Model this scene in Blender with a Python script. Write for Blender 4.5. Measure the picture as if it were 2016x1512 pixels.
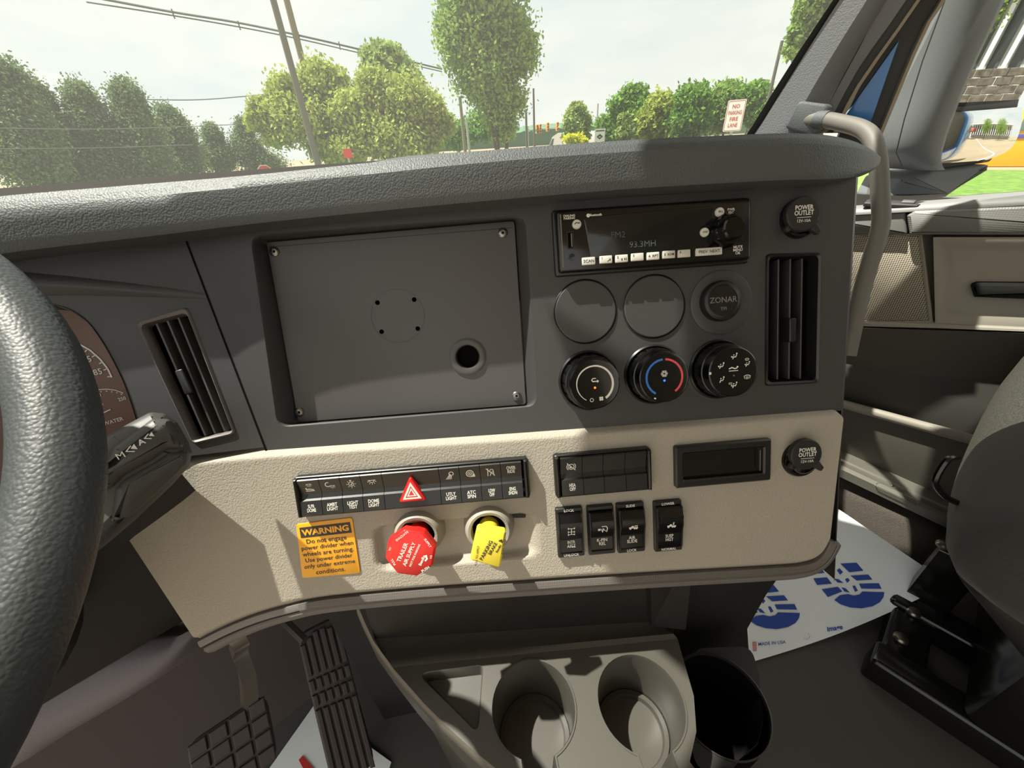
import bpy, bmesh, math, random
import numpy as np
from mathutils import Vector, Matrix
from mathutils.bvhtree import BVHTree
from mathutils.geometry import delaunay_2d_cdt
random.seed(7); rng = np.random.default_rng(7)
scene = bpy.context.scene
for o in list(bpy.data.objects): bpy.data.objects.remove(o, do_unlink=True)
COL = scene.collection

# ---------------------------------------------------------------- camera
FPX = 770.0; CX, CY = 1008.0, 756.0
CAM = Vector((0.0, 0.0, 1.0))           # truck frame: X right, Y forward, Z up, cab floor z = 0
_p, _r, _y = math.radians(31.5), math.radians(3.5), math.radians(40.0)
_fh = Vector((math.sin(_y), math.cos(_y), 0)); _rt = Vector((math.cos(_y), -math.sin(_y), 0)); _up = Vector((0, 0, 1))
CF = _fh * math.cos(_p) - _up * math.sin(_p); _U = _fh * math.sin(_p) + _up * math.cos(_p)
CR = _rt * math.cos(_r) - _U * math.sin(_r); CU = _U * math.cos(_r) + _rt * math.sin(_r)
cd = bpy.data.cameras.new('camera'); cam = bpy.data.objects.new('camera', cd); COL.objects.link(cam)
cd.sensor_width = 36.0; cd.lens = FPX / 2016.0 * 36.0; cd.clip_start = 0.01; cd.clip_end = 3000
cam.matrix_world = Matrix(((CR.x, CU.x, -CF.x, CAM.x), (CR.y, CU.y, -CF.y, CAM.y), (CR.z, CU.z, -CF.z, CAM.z), (0, 0, 0, 1)))
scene.camera = cam

# ---------------------------------------------------------------- light
scene.view_settings.view_transform = 'Standard'; scene.view_settings.look = 'None'
scene.view_settings.gamma = 1.0; scene.view_settings.use_curve_mapping = False
scene.view_settings.exposure = 0.12
SUN_DIR = Vector((-0.263, 0.342, 0.902)).normalized()      # towards the sun
sd = bpy.data.lights.new('sun', 'SUN'); sd.energy = 15.0; sd.angle = 0.012; sd.color = (1.0, 0.95, 0.86)
sun = bpy.data.objects.new('sun', sd); COL.objects.link(sun)
sun.rotation_euler = SUN_DIR.to_track_quat('Z', 'Y').to_euler()
w = bpy.data.worlds.new('world'); scene.world = w; w.use_nodes = True
nt = w.node_tree; nt.nodes.clear()
def N(nt, t, **k):
    n = nt.nodes.new(t)
    for a, b in k.items():
        if a in n.inputs: n.inputs[a].default_value = b
        else: setattr(n, a, b)
    return n
_out = N(nt, 'ShaderNodeOutputWorld'); _bg = N(nt, 'ShaderNodeBackground', Strength=1.5)
_tc = N(nt, 'ShaderNodeTexCoord'); _mp = N(nt, 'ShaderNodeMapping'); _mp.inputs['Scale'].default_value = (1.6, 1.6, 4.5)
_nz = N(nt, 'ShaderNodeTexNoise', Scale=1.5, Detail=6.0, Roughness=0.55, Distortion=0.4)
_cr = N(nt, 'ShaderNodeValToRGB'); _cr.color_ramp.elements[0].position = 0.36; _cr.color_ramp.elements[1].position = 0.62
_cr.color_ramp.elements[0].color = (0.76, 0.82, 0.81, 1); _cr.color_ramp.elements[1].color = (0.96, 0.94, 0.87, 1)
nt.links.new(_tc.outputs['Generated'], _mp.inputs['Vector']); nt.links.new(_mp.outputs['Vector'], _nz.inputs['Vector'])
nt.links.new(_nz.outputs['Fac'], _cr.inputs['Fac']); nt.links.new(_cr.outputs['Color'], _bg.inputs['Color'])
nt.links.new(_bg.outputs['Background'], _out.inputs['Surface'])

# ---------------------------------------------------------------- geometry of the view (used to measure where things stand)
def ray(x, y): return CF + CR * ((x - CX) / FPX) - CU * ((y - CY) / FPX)
def project(p):
    d = Vector(p) - CAM; k = d.dot(CF)
    return CX + FPX * d.dot(CR) / k, CY - FPX * d.dot(CU) / k
class Frame:
    def __init__(s, o, u, v):
        s.o = Vector(o); s.u = Vector(u).normalized(); s.n = s.u.cross(Vector(v)).normalized(); s.v = s.n.cross(s.u)
        s.M = Matrix(((s.u.x, s.v.x, s.n.x, s.o.x), (s.u.y, s.v.y, s.n.y, s.o.y), (s.u.z, s.v.z, s.n.z, s.o.z), (0, 0, 0, 1)))
        s.MI = s.M.inverted()
    def hit(s, x, y, w=0.0):
        d = ray(x, y); t = (s.o + s.n * w - CAM).dot(s.n) / d.dot(s.n); return CAM + d * t
    def L(s, x, y, w=0.0): return s.MI @ s.hit(x, y, w)
    def P2(s, x, y, w=0.0):
        q = s.L(x, y, w); return (q.x, q.y)
    def at(s, u, v, w=0.0): return s.M @ Matrix.Translation((u, v, w))
def lean(yaw, tilt, o):
    a, b = math.radians(yaw), math.radians(tilt)
    n = Vector((-math.sin(a) * math.cos(b), -math.cos(a) * math.cos(b), math.sin(b))); u = Vector((math.cos(a), -math.sin(a), 0))
    return Frame(o, u, n.cross(u))
def hz(x, y, z):
    d = ray(x, y); return CAM + d * ((z - CAM.z) / d.z)
def atX(x, y, X):
    d = ray(x, y); return CAM + d * ((X - CAM.x) / d.x)
def far(x, y, dist):
    d = ray(x, y); return CAM + d * (dist / math.hypot(d.x, d.y))
F = lean(38, 23.5, CAM + ray(1050, 650) * 0.3809)       # centre panel of the dash
G = lean(28, 25, F.hit(440, 665))                        # instrument side of the dash
K = Frame(Vector((F.o.x, F.o.y, 0.48)), F.u, Vector((-F.u.y, F.u.x, 0)))   # console top
I4 = Matrix.Identity(4)

# ---------------------------------------------------------------- materials
def lin(c):
    if isinstance(c, str):
        c = [int(c[i:i + 2], 16) / 255 for i in (0, 2, 4)]
    return tuple((x / 12.92 if x <= 0.04045 else ((x + 0.055) / 1.055) ** 2.4) for x in c[:3]) + (1.0,)
MATS = {}
def mat(name, col, rough=0.5, metal=0.0, spec=0.5, bump=None, var=None, emit=None, sheen=0.0, coat=0.0):
    """bump = (kind, scale, strength, distance); var = (scale, amount) for mottled colour"""
    m = bpy.data.materials.new(name); m.use_nodes = True; nt = m.node_tree; b = nt.nodes['Principled BSDF']
    c = lin(col); b.inputs['Base Color'].default_value = c; b.inputs['Roughness'].default_value = rough
    b.inputs['Metallic'].default_value = metal; b.inputs['Specular IOR Level'].default_value = spec
    b.inputs['Coat Weight'].default_value = coat; b.inputs['Sheen Weight'].default_value = sheen
    tc = N(nt, 'ShaderNodeTexCoord')
    if bump:
        kind, sc, st, dist = bump
        if kind == 'leather':
            t = N(nt, 'ShaderNodeTexVoronoi', Scale=sc); t.feature = 'SMOOTH_F1'; t.inputs['Smoothness'].default_value = 0.35
            wv = N(nt, 'ShaderNodeTexNoise', Scale=sc * 0.6, Detail=2.0)
            mx = N(nt, 'ShaderNodeMixRGB'); mx.inputs[0].default_value = 0.45 / sc
            nt.links.new(tc.outputs['Object'], wv.inputs['Vector']); nt.links.new(tc.outputs['Object'], mx.inputs[1]); nt.links.new(wv.outputs['Color'], mx.inputs[2])
            nt.links.new(mx.outputs[0], t.inputs['Vector']); o_ = t.outputs['Distance']
        elif kind == 'noise':
            t = N(nt, 'ShaderNodeTexNoise', Scale=sc, Detail=3.0); nt.links.new(tc.outputs['Object'], t.inputs['Vector']); o_ = t.outputs['Fac']
        elif kind == 'dots':
            t = N(nt, 'ShaderNodeTexVoronoi', Scale=sc); t.inputs['Randomness'].default_value = 0.0
            nt.links.new(tc.outputs['Object'], t.inputs['Vector']); o_ = t.outputs['Distance']
        elif kind == 'weave':
            t = N(nt, 'ShaderNodeTexWave', Scale=sc, Distortion=1.5); nt.links.new(tc.outputs['Object'], t.inputs['Vector']); o_ = t.outputs['Fac']
        bp = N(nt, 'ShaderNodeBump', Strength=st, Distance=dist); nt.links.new(o_, bp.inputs['Height']); nt.links.new(bp.outputs['Normal'], b.inputs['Normal'])
        if kind == 'leather': bp.invert = True
    if var:
        vs, am = var; t = N(nt, 'ShaderNodeTexNoise', Scale=vs, Detail=4.0); nt.links.new(tc.outputs['Object'], t.inputs['Vector'])
        rp = N(nt, 'ShaderNodeMapRange'); rp.inputs['From Min'].default_value = 0.3; rp.inputs['From Max'].default_value = 0.7
        rp.inputs['To Min'].default_value = 1 - am; rp.inputs['To Max'].default_value = 1 + am
        nt.links.new(t.outputs['Fac'], rp.inputs['Value'])
        ml = N(nt, 'ShaderNodeMixRGB'); ml.blend_type = 'MULTIPLY'; ml.inputs[0].default_value = 1.0; ml.inputs[1].default_value = c
        nt.links.new(rp.outputs['Result'], ml.inputs[2]); nt.links.new(ml.outputs[0], b.inputs['Base Color'])
    if emit:
        b.inputs['Emission Color'].default_value = lin(emit[0]); b.inputs['Emission Strength'].default_value = emit[1]
    MATS[name] = m; return m
def glass_mat(name, tint, dust_haze, fres=0.5):  # translucent share put in to lay a glare haze over the glass
    m = bpy.data.materials.new(name); m.use_nodes = True; nt = m.node_tree; nt.nodes.clear()
    out = N(nt, 'ShaderNodeOutputMaterial'); tr = N(nt, 'ShaderNodeBsdfTransparent'); tr.inputs[0].default_value = tuple(tint) + (1,)
    gl = N(nt, 'ShaderNodeBsdfGlossy', Roughness=0.0); gl.inputs[0].default_value = (1, 1, 1, 1)
    fr = N(nt, 'ShaderNodeFresnel', IOR=1.45); mu = N(nt, 'ShaderNodeMath'); mu.operation = 'MULTIPLY'; mu.inputs[1].default_value = fres
    mx = N(nt, 'ShaderNodeMixShader'); nt.links.new(fr.outputs[0], mu.inputs[0]); nt.links.new(mu.outputs[0], mx.inputs[0]); nt.links.new(tr.outputs[0], mx.inputs[1]); nt.links.new(gl.outputs[0], mx.inputs[2])
    df = N(nt, 'ShaderNodeBsdfTranslucent'); df.inputs[0].default_value = (0.9, 0.9, 0.85, 1)
    m2 = N(nt, 'ShaderNodeMixShader'); m2.inputs[0].default_value = dust_haze
    nt.links.new(mx.outputs[0], m2.inputs[1]); nt.links.new(df.outputs[0], m2.inputs[2]); nt.links.new(m2.outputs[0], out.inputs['Surface'])
    MATS[name] = m; return m
def leaf_mat(name, c1, c2):
    m = bpy.data.materials.new(name); m.use_nodes = True; nt = m.node_tree; nt.nodes.clear()
    out = N(nt, 'ShaderNodeOutputMaterial'); g = N(nt, 'ShaderNodeNewGeometry'); mx = N(nt, 'ShaderNodeMixRGB')
    mx.inputs[1].default_value = lin(c1); mx.inputs[2].default_value = lin(c2); nt.links.new(g.outputs['Random Per Island'], mx.inputs[0])
    d = N(nt, 'ShaderNodeBsdfDiffuse'); t = N(nt, 'ShaderNodeBsdfTranslucent'); ms = N(nt, 'ShaderNodeMixShader'); ms.inputs[0].default_value = 0.35
    nt.links.new(mx.outputs[0], d.inputs[0]); nt.links.new(mx.outputs[0], t.inputs[0]); nt.links.new(d.outputs[0], ms.inputs[1]); nt.links.new(t.outputs[0], ms.inputs[2])
    nt.links.new(ms.outputs[0], out.inputs['Surface']); MATS[name] = m; return m
# cab plastics, leathers, cloths
mat('pad', '484c4d', 0.55, bump=('leather', 640, 0.42, 0.0008))
mat('panel', '3b3a3b', 0.48, bump=('noise', 1500, 0.12, 0.0004))
mat('plate', '474544', 0.42, bump=('noise', 900, 0.05, 0.0003))
mat('black', '161616', 0.38, bump=('noise', 1800, 0.08, 0.0002))
mat('gloss', '0b0b0c', 0.16)
mat('softblack', '1d1c1c', 0.6); mat('mattblack', '141413', 0.85, spec=0.2)
mat('darkhole', '060606', 0.9, spec=0.1)
mat('beige', '9d968a', 0.62, bump=('leather', 560, 0.42, 0.0008))
mat('beigeplastic', '979086', 0.55)
mat('trim', '6f6a68', 0.5, bump=('noise', 1200, 0.1, 0.0003))
mat('knurl', '5a5551', 0.5, bump=('dots', 420, 0.5, 0.0008))
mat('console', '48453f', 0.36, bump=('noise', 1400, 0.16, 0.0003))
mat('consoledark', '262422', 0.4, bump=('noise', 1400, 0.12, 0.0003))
mat('wheel', '36393a', 0.5, bump=('leather', 520, 0.35, 0.0008))
mat('stalk', '474542', 0.5, bump=('noise', 1600, 0.08, 0.0002))
mat('column', '211d1c', 0.55, bump=('noise', 1200, 0.1, 0.0003))
mat('knee', '6a636a', 0.5, bump=('noise', 1200, 0.1, 0.0003))
mat('white', 'e8e6df', 0.5); mat('print', 'dcdad2', 0.6); mat('dimprint', '4a4d4e', 0.5)
mat('button', 'c9c5bd', 0.45); mat('ink', '2b2a2a', 0.6); mat('chrome', '9a9a98', 0.22, metal=1.0)
mat('screw', '8c8882', 0.3, metal=1.0)
mat('red', 'd3201c', 0.35); mat('yellow', 'e6d13c', 0.38); mat('orange', 'f0a812', 0.4, bump=('noise', 120, 0.15, 0.001))
mat('arcblue', '2f6fc4', 0.5); mat('arcred', 'e05055', 0.5)
mat('ledorange', 'ff8a2a', 0.4, emit=('ff7a1a', 1.2)); mat('ledblue', '3a7cff', 0.4, emit=('2f74ff', 1.2))
mat('ledred', 'ff7060', 0.4)
mat('gauge', '6b4a3c', 0.35); mat('display', '121516', 0.12)
mat('paper', 'e9ecec', 0.8); mat('blueink', '2e4a9c', 0.75); mat('redink', 'c2302a', 0.7)
mat('rubber', '3d3534', 0.62, bump=('noise', 900, 0.12, 0.0004)); mat('floorrubber', '4a4743', 0.75, bump=('noise', 500, 0.3, 0.0008))
mat('carpet', '4d463f', 0.95, bump=('noise', 700, 1.0, 0.003), var=(500, 0.35))
mat('firewall', '4a403d', 0.85, bump=('noise', 200, 0.2, 0.001))
mat('steelarm', '8b837a', 0.3, metal=0.8)
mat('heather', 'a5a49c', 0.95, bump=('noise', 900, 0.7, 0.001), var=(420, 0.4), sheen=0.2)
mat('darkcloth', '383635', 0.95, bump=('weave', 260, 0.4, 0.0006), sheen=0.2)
mat('seatplastic', '2d2b29', 0.45, bump=('noise', 1200, 0.1, 0.0003))
mat('blackpaint', '12110f', 0.2); mat('bolt', '7d7468', 0.32, metal=0.9)
mat('doorgrey', '61625f', 0.55, bump=('noise', 900, 0.2, 0.0005)); mat('doorband', '6b6b67', 0.55, bump=('dots', 260, 0.6, 0.001))
mat('doordark', '36342f', 0.6, bump=('noise', 900, 0.2, 0.0005)); mat('doorlow', '4c4942', 0.6, bump=('noise', 900, 0.2, 0.0005))
mat('doorbeige', '8b857a', 0.55, bump=('noise', 700, 0.15, 0.0005))
mat('pillar', '75777a', 0.6, bump=('leather', 480, 0.35, 0.001)); mat('seal', '2c2d2d', 0.6); mat('tanedge', '8f8472', 0.5)
mat('bracket', '55585a', 0.65, bump=('leather', 480, 0.3, 0.0008)); mat('handle', '6c6862', 0.58, bump=('noise', 700, 0.08, 0.0004))
mat('sillmetal', '8d8a80', 0.35, metal=0.7, bump=('noise', 500, 0.1, 0.0004))
mat('headliner', 'b9b4a8', 0.9); mat('cabrear', '9c968b', 0.9)
mat('cabblue', '2a6fb6', 0.22, coat=0.6); mat('mirrorhousing', '66696b', 0.55, bump=('noise', 900, 0.1, 0.0004))
mat('mirror', 'f2f4f4', 0.0, metal=1.0)
glass_mat('windshield', (0.60, 0.62, 0.60), 0.036, 0.25); glass_mat('sideglass', (0.66, 0.68, 0.66), 0.015, 0.6)
glass_mat('lens', (0.62, 0.56, 0.52), 0.03, 0.7)
# outdoors
mat('asphalt', '8a7c66', 0.95, var=(0.3, 0.12)); mat('grass', '5f8032', 0.95, bump=('noise', 30, 0.8, 0.05), var=(3, 0.3)); mat('curb', '968d7a', 0.9)
mat('bark', '4b4034', 0.9); mat('poledark', '5d5a50', 0.6); mat('polewood', '80735d', 0.9); mat('galv', 'a9aca8', 0.4, metal=0.5); mat('wire', '5c605f', 0.7)
mat('signwhite', 'efece6', 0.6); mat('signred', 'b8403c', 0.6); mat('stopred', 'd22f2b', 0.5); mat('busorange', 'ee9a1c', 0.35); mat('busyellow', 'f4b820', 0.4)
mat('buspurple', '4b4a9a', 0.4); mat('busglass', '5b6a68', 0.15); mat('tire', '1b1b1b', 0.8); mat('truckwhite', 'eeeeec', 0.4); mat('hill', '55705a', 1.0)
mat('stonewall', '5b544a', 0.95, bump=('noise', 6, 0.6, 0.05), var=(2.5, 0.5)); mat('building', 'b9bdbb', 0.8); mat('column_white', 'dfe3e2', 0.7); mat('winglass', '4d5554', 0.15); mat('canopy', 'a8564c', 0.7)
mat('signal', 'd98a2c', 0.5); mat('green', '3fae8a', 0.6)
leaf_mat('leafpine', '5c7350', '87986a'); leaf_mat('leafyellow', '8fa248', 'b7be69'); leaf_mat('leafmaple', '6f9449', 'a3b866')
leaf_mat('leaflinden', '6f8f45', 'b3bf78'); leaf_mat('leafgreen', '58823a', '86a84d'); leaf_mat('leafshrub', 'c3c52f', 'dcd94a')

# ---------------------------------------------------------------- mesh building
def circ(r, n=32, cx=0.0, cy=0.0, a0=0.0): return [(cx + r * math.cos(a0 + 2 * math.pi * i / n), cy + r * math.sin(a0 + 2 * math.pi * i / n)) for i in range(n)]
def rrect(w, h, r, cx=0.0, cy=0.0, n=5):
    pts = []
    for sx, sy, a0 in ((1, 1, 0), (-1, 1, 90), (-1, -1, 180), (1, -1, 270)):
        for i in range(n + 1):
            a = math.radians(a0 + 90 * i / n); pts.append((cx + sx * (w / 2 - r) + r * math.cos(a), cy + sy * (h / 2 - r) + r * math.sin(a)))
    return pts
def area2(p): return 0.5 * sum(p[i][0] * p[(i + 1) % len(p)][1] - p[(i + 1) % len(p)][0] * p[i][1] for i in range(len(p)))
def ccw(p): return list(p) if area2(p) > 0 else list(reversed(p))
def roundpoly(pts, r, n=5):
    """fillet the corners of a polygon; r is a number or one per corner"""
    pts = ccw(pts) if not isinstance(r, (list, tuple)) else list(pts)
    out = []; m = len(pts)
    for i in range(m):
        rr = r[i] if isinstance(r, (list, tuple)) else r
        p0, p1, p2 = Vector(pts[i - 1]), Vector(pts[i]), Vector(pts[(i + 1) % m])
        a, b = (p0 - p1).normalized(), (p2 - p1).normalized()
        ang = math.acos(max(-1, min(1, a.dot(b)))); t = rr / math.tan(ang / 2) if ang > 0.01 else 0
        t = min(t, 0.48 * (p0 - p1).length, 0.48 * (p2 - p1).length); q0, q2 = p1 + a * t, p1 + b * t
        if rr <= 0 or ang > 3.0: out.append(tuple(p1)); continue
        for k in range(n + 1):
            s = k / n; q = q0 * (1 - s) ** 2 + p1 * 2 * s * (1 - s) + q2 * s * s; out.append((q.x, q.y))
    return out
def inset(pts, d):
    m = len(pts); out = []; sgn = 1 if area2(pts) > 0 else -1
    for i in range(m):
        p0, p1, p2 = Vector(pts[i - 1]), Vector(pts[i]), Vector(pts[(i + 1) % m])
        e1, e2 = (p1 - p0), (p2 - p1)
        if e1.length < 1e-9: e1 = e2
        if e2.length < 1e-9: e2 = e1
        n1, n2 = Vector((-e1.y, e1.x)).normalized() * sgn, Vector((-e2.y, e2.x)).normalized() * sgn
        b = n1 + n2; k = max(0.25, b.dot(n1)) if b.length > 1e-6 else 1
        b = b / k if b.length > 1e-6 else n1
        out.append((p1.x + b.x * d, p1.y + b.y * d))
    return out
class MB:
    def __init__(s): s.v = []; s.f = []
    def add(s, vs, fs, M=None):
        k = len(s.v); s.v += [tuple(M @ Vector(p)) for p in vs] if M is not None else [tuple(p) for p in vs]; s.f += [tuple(i + k for i in f) for f in fs]; return s
    def rings(s, rings, cap0=True, cap1=True, close=True, M=None):
        n = len(rings[0]); vs = [p for r in rings for p in r]; fs = []
        for i in range(len(rings) - 1):
            for j in range(n if close else n - 1):
                a, b = i * n + j, i * n + (j + 1) % n; fs.append((a, b, b + n, a + n))
        if cap0: fs.append(tuple(reversed(range(n))))
        if cap1: fs.append(tuple(range((len(rings) - 1) * n, len(rings) * n)))
        return s.add(vs, fs, M)
    def prism(s, pts, w0, w1, bev=0.0, M=None, cap0=True):
        pts = ccw(pts); R = [[(x, y, w0) for x, y in pts]]
        if bev > 0:
            R.append([(x, y, w1 - bev) for x, y in pts]); i1 = inset(pts, bev * 0.35); R.append([(x, y, w1 - bev * 0.35) for x, y in i1])
            i2 = inset(pts, bev); R.append([(x, y, w1) for x, y in i2])
        else: R.append([(x, y, w1) for x, y in pts])
        return s.rings(R, cap0, True, True, M)
    def ring(s, outer, inner, w0, w1, bev=0.0, M=None):
        """closed frame between two outlines with the same number of points"""
        o, i = ccw(outer), ccw(inner); R = [[(x, y, w0) for x, y in o], [(x, y, w1 - bev) for x, y in o]]
        if bev: R.append([(x, y, w1) for x, y in inset(o, bev)]); R.append([(x, y, w1) for x, y in inset(i, -bev)])
        R.append([(x, y, w1 - bev) for x, y in i]); R.append([(x, y, w0) for x, y in i]); R.append([(x, y, w0) for x, y in o])
        return s.rings(R, False, False, True, M)
    def box(s, c, d, bev=0.0, M=None):
        x, y, z = c; a, b, h = d
        return s.prism(rrect(a, b, min(a, b) * 0.001 if bev == 0 else min(bev, min(a, b) * .49), x, y, 1 if bev == 0 else 2), z - h / 2, z + h / 2, bev, M)
    def cyl(s, r, w0, w1, n=28, cx=0.0, cy=0.0, bev=0.0, M=None): return s.prism(circ(r, n, cx, cy), w0, w1, bev, M)
    def lathe(s, prof, n=36, M=None, cap0=True, cap1=True):
        return s.rings([[(r * math.cos(2 * math.pi * j / n), r * math.sin(2 * math.pi * j / n), z) for j in range(n)] for r, z in prof], cap0, cap1, True, M)
    def tube(s, pts, r, n=10, caps=True, M=None):
        pts = [Vector(p) for p in pts]; R = []; prev = None
        for i, p in enumerate(pts):
            t = (pts[min(i + 1, len(pts) - 1)] - pts[max(i - 1, 0)]).normalized()
            a = t.cross(Vector((0, 0, 1))) if prev is None else prev - t * prev.dot(t)
            if a.length < 1e-5: a = t.cross(Vector((0, 1, 0)))
            a.normalize(); prev = a; b = t.cross(a); rr = r[i] if isinstance(r, (list, tuple)) else r
            R.append([p + a * rr * math.cos(2 * math.pi * j / n) + b * rr * math.sin(2 * math.pi * j / n) for j in range(n)])
        return s.rings(R, caps, caps, True, M)
    def grid(s, rows, M=None):
        n = len(rows[0]); vs = [p for r in rows for p in r]
        return s.add(vs, [(i * n + j, i * n + j + 1, (i + 1) * n + j + 1, (i + 1) * n + j) for i in range(len(rows) - 1) for j in range(n - 1)], M)
    def fill(s, loops, w0, w1=None, M=None):
        """flat face with holes (loops[0] outer), optionally given thickness"""
        zt = w1 if w1 is not None else w0; V2 = [Vector((x, y)) for lp in loops for x, y in lp]; E2 = []; k = 0
        for lp in loops: E2 += [(k + i, k + (i + 1) % len(lp)) for i in range(len(lp))]; k += len(lp)
        vo, _, fo, _, _, _ = delaunay_2d_cdt(V2, E2, [], 0, 1e-7)
        def inside(c, lp):
            r = False; n = len(lp)
            for i in range(n):
                (x0, y0), (x1, y1) = lp[i], lp[(i + 1) % n]
                if (y0 > c.y) != (y1 > c.y) and c.x < x0 + (c.y - y0) * (x1 - x0) / (y1 - y0): r = not r
            return r
        ce = [(vo[f[0]] + vo[f[1]] + vo[f[2]]) / 3 for f in fo]
        fo = [f for f, c in zip(fo, ce) if inside(c, loops[0]) and not any(inside(c, h) for h in loops[1:])]
        fs = [tuple(f) if (vo[f[1]] - vo[f[0]]).cross(vo[f[2]] - vo[f[0]]) > 0 else tuple(reversed(f)) for f in fo]
        s.add([(p.x, p.y, zt) for p in vo], fs, M)
        if w1 is not None and w1 != w0:
            for lp in loops: s.rings([[(x, y, w0) for x, y in lp], [(x, y, w1) for x, y in lp]], False, False, True, M)
        return s
    # flat marks
    def stroke(s, pts, wd, z, M=None, closed=False):
        pts = [Vector(p) for p in pts]; n = len(pts); L = []; R = []
        for i in range(n):
            a = pts[(i - 1) % n] if (closed or i > 0) else pts[i]; b = pts[(i + 1) % n] if (closed or i < n - 1) else pts[i]
            t = (b - a).normalized() if (b - a).length > 0 else Vector((1, 0)); nn = Vector((-t.y, t.x))
            if 0 < i < n - 1 or closed:
                e = (pts[i] - a).normalized(); k = max(0.5, abs(nn.dot(Vector((-e.y, e.x))))); nn = nn / k
            L.append(pts[i] + nn * wd / 2); R.append(pts[i] - nn * wd / 2)
        vs = [(p.x, p.y, z) for p in L] + [(p.x, p.y, z) for p in R]; m = n if closed else n - 1
        return s.add(vs, [(n + i, n + (i + 1) % n, (i + 1) % n, i) for i in range(m)], M)
    def poly(s, pts, z, M=None):
        pts = ccw(pts); return s.add([(x, y, z) for x, y in pts], [tuple(range(len(pts)))], M)
    def dot(s, x, y, r, z, M=None, n=14): return s.poly(circ(r, n, x, y), z, M)
    def arc(s, cx, cy, r, a0, a1, wd, z, M=None, n=24):
        return s.stroke([(cx + r * math.cos(math.radians(a0 + (a1 - a0) * i / n)), cy + r * math.sin(math.radians(a0 + (a1 - a0) * i / n))) for i in range(n + 1)], wd, z, M)
    def mesh(s, name, smooth=35):
        me = bpy.data.meshes.new(name); me.from_pydata(s.v, [], s.f); me.update()
        if smooth:
            me.polygons.foreach_set('use_smooth', [True] * len(me.polygons)); me.set_sharp_from_angle(angle=math.radians(smooth))
        return me
def obj(name, mb, material, parent=None, M=None, smooth=35, label=None, kind=None):
    me = mb.mesh(name, smooth) if isinstance(mb, MB) else mb
    if material is not None and not me.materials: me.materials.append(MATS[material])
    o = bpy.data.objects.new(name, me); COL.objects.link(o)
    if parent is not None: o.parent = parent
    if M is not None:
        if parent is None: o.matrix_world = M
        else: o.matrix_local = M
    if label: o['label'] = label
    if kind: o['kind'] = kind
    return o
def thing(name, label, cat, M=I4, group=None):
    o = bpy.data.objects.new(name, None); COL.objects.link(o); o.empty_display_size = 0.02; o.matrix_world = M
    o['label'] = label; o['category'] = cat
    if group: o['group'] = group
    return o
def tag(o, label, cat, group=None):
    o['label'] = label; o['category'] = cat
    if group: o['group'] = group
    return o
_tcache = {}
def text_mesh(s, bold=0.0, shear=0.0, space=1.0):
    k = (s, bold, shear, space)
    if k in _tcache: return _tcache[k]
    c = bpy.data.curves.new('t', 'FONT'); c.body = s; c.align_x = 'CENTER'; c.align_y = 'CENTER'; c.resolution_u = 2; c.size = 1.0
    c.offset = bold; c.shear = shear; c.space_line = 0.82; c.space_character = space
    o = bpy.data.objects.new('t', c); COL.objects.link(o)
    dg = bpy.context.evaluated_depsgraph_get(); dg.update(); me = bpy.data.meshes.new_from_object(o.evaluated_get(dg))
    V = np.array([v.co[:] for v in me.vertices]) if len(me.vertices) else np.zeros((0, 3)); Fc = [tuple(p.vertices) for p in me.polygons]
    bpy.data.objects.remove(o); bpy.data.curves.remove(c); bpy.data.meshes.remove(me)
    lo, hi = V.min(0), V.max(0); V = V - (lo + hi) / 2; _tcache[k] = (V, Fc, hi - lo); return _tcache[k]
def put_text(mb, s, cx, cy, z, w=None, h=None, rot=0.0, bold=0.015, space=1.0, M=None):
    """text fitted to width w and/or height h (of the ink box)"""
    V, Fc, ext = text_mesh(s, bold, 0.0, space)
    sx = w / ext[0] if w else h / ext[1]; sy = h / ext[1] if h else sx
    a = math.radians(rot); c_, s_ = math.cos(a), math.sin(a)
    vs = [(cx + x * sx * c_ - y * sy * s_, cy + x * sx * s_ + y * sy * c_, z) for x, y, _ in V]
    return mb.add(vs, Fc, M)
# ================================================================ THE DASHBOARD
dash = thing('dashboard', 'dark grey truck dashboard with leather-grained hood and beige lower panel', 'dashboard', F.M)
def soft_hit(x, y, w=0.0, k=0.004, back=0.0):
    """point where the line of sight meets the bent face of the dash (centre plane F, driver-side plane G)"""
    d = ray(x, y); tf = (F.o + F.n * w - CAM).dot(F.n) / d.dot(F.n); tg = (G.o + G.n * (w - back) - CAM).dot(G.n) / d.dot(G.n)
    t = -k * math.log(math.exp(-(tf - tf) / k) + math.exp(-min(200 * k, max(-200 * k, (tg - tf))) / k)) + tf
    return CAM + d * t
def cat(pts, n):
    """Catmull-Rom through points (tuples), n samples"""
    P = [Vector(p) for p in pts]; out = []; m = len(P) - 1
    for i in range(n):
        s = i / (n - 1) * m; k = min(int(s), m - 1); t = s - k
        a, b, c, d = P[max(k - 1, 0)], P[k], P[k + 1], P[min(k + 2, m)]
        out.append(0.5 * ((2 * b) + (c - a) * t + (2 * a - 5 * b + 4 * c - d) * t * t + (3 * b - a - 3 * c + d) * t ** 3))
    return out
def sm(a, b, x):
    t = max(0.0, min(1.0, (x - a) / (b - a))); return t * t * (3 - 2 * t)

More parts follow.
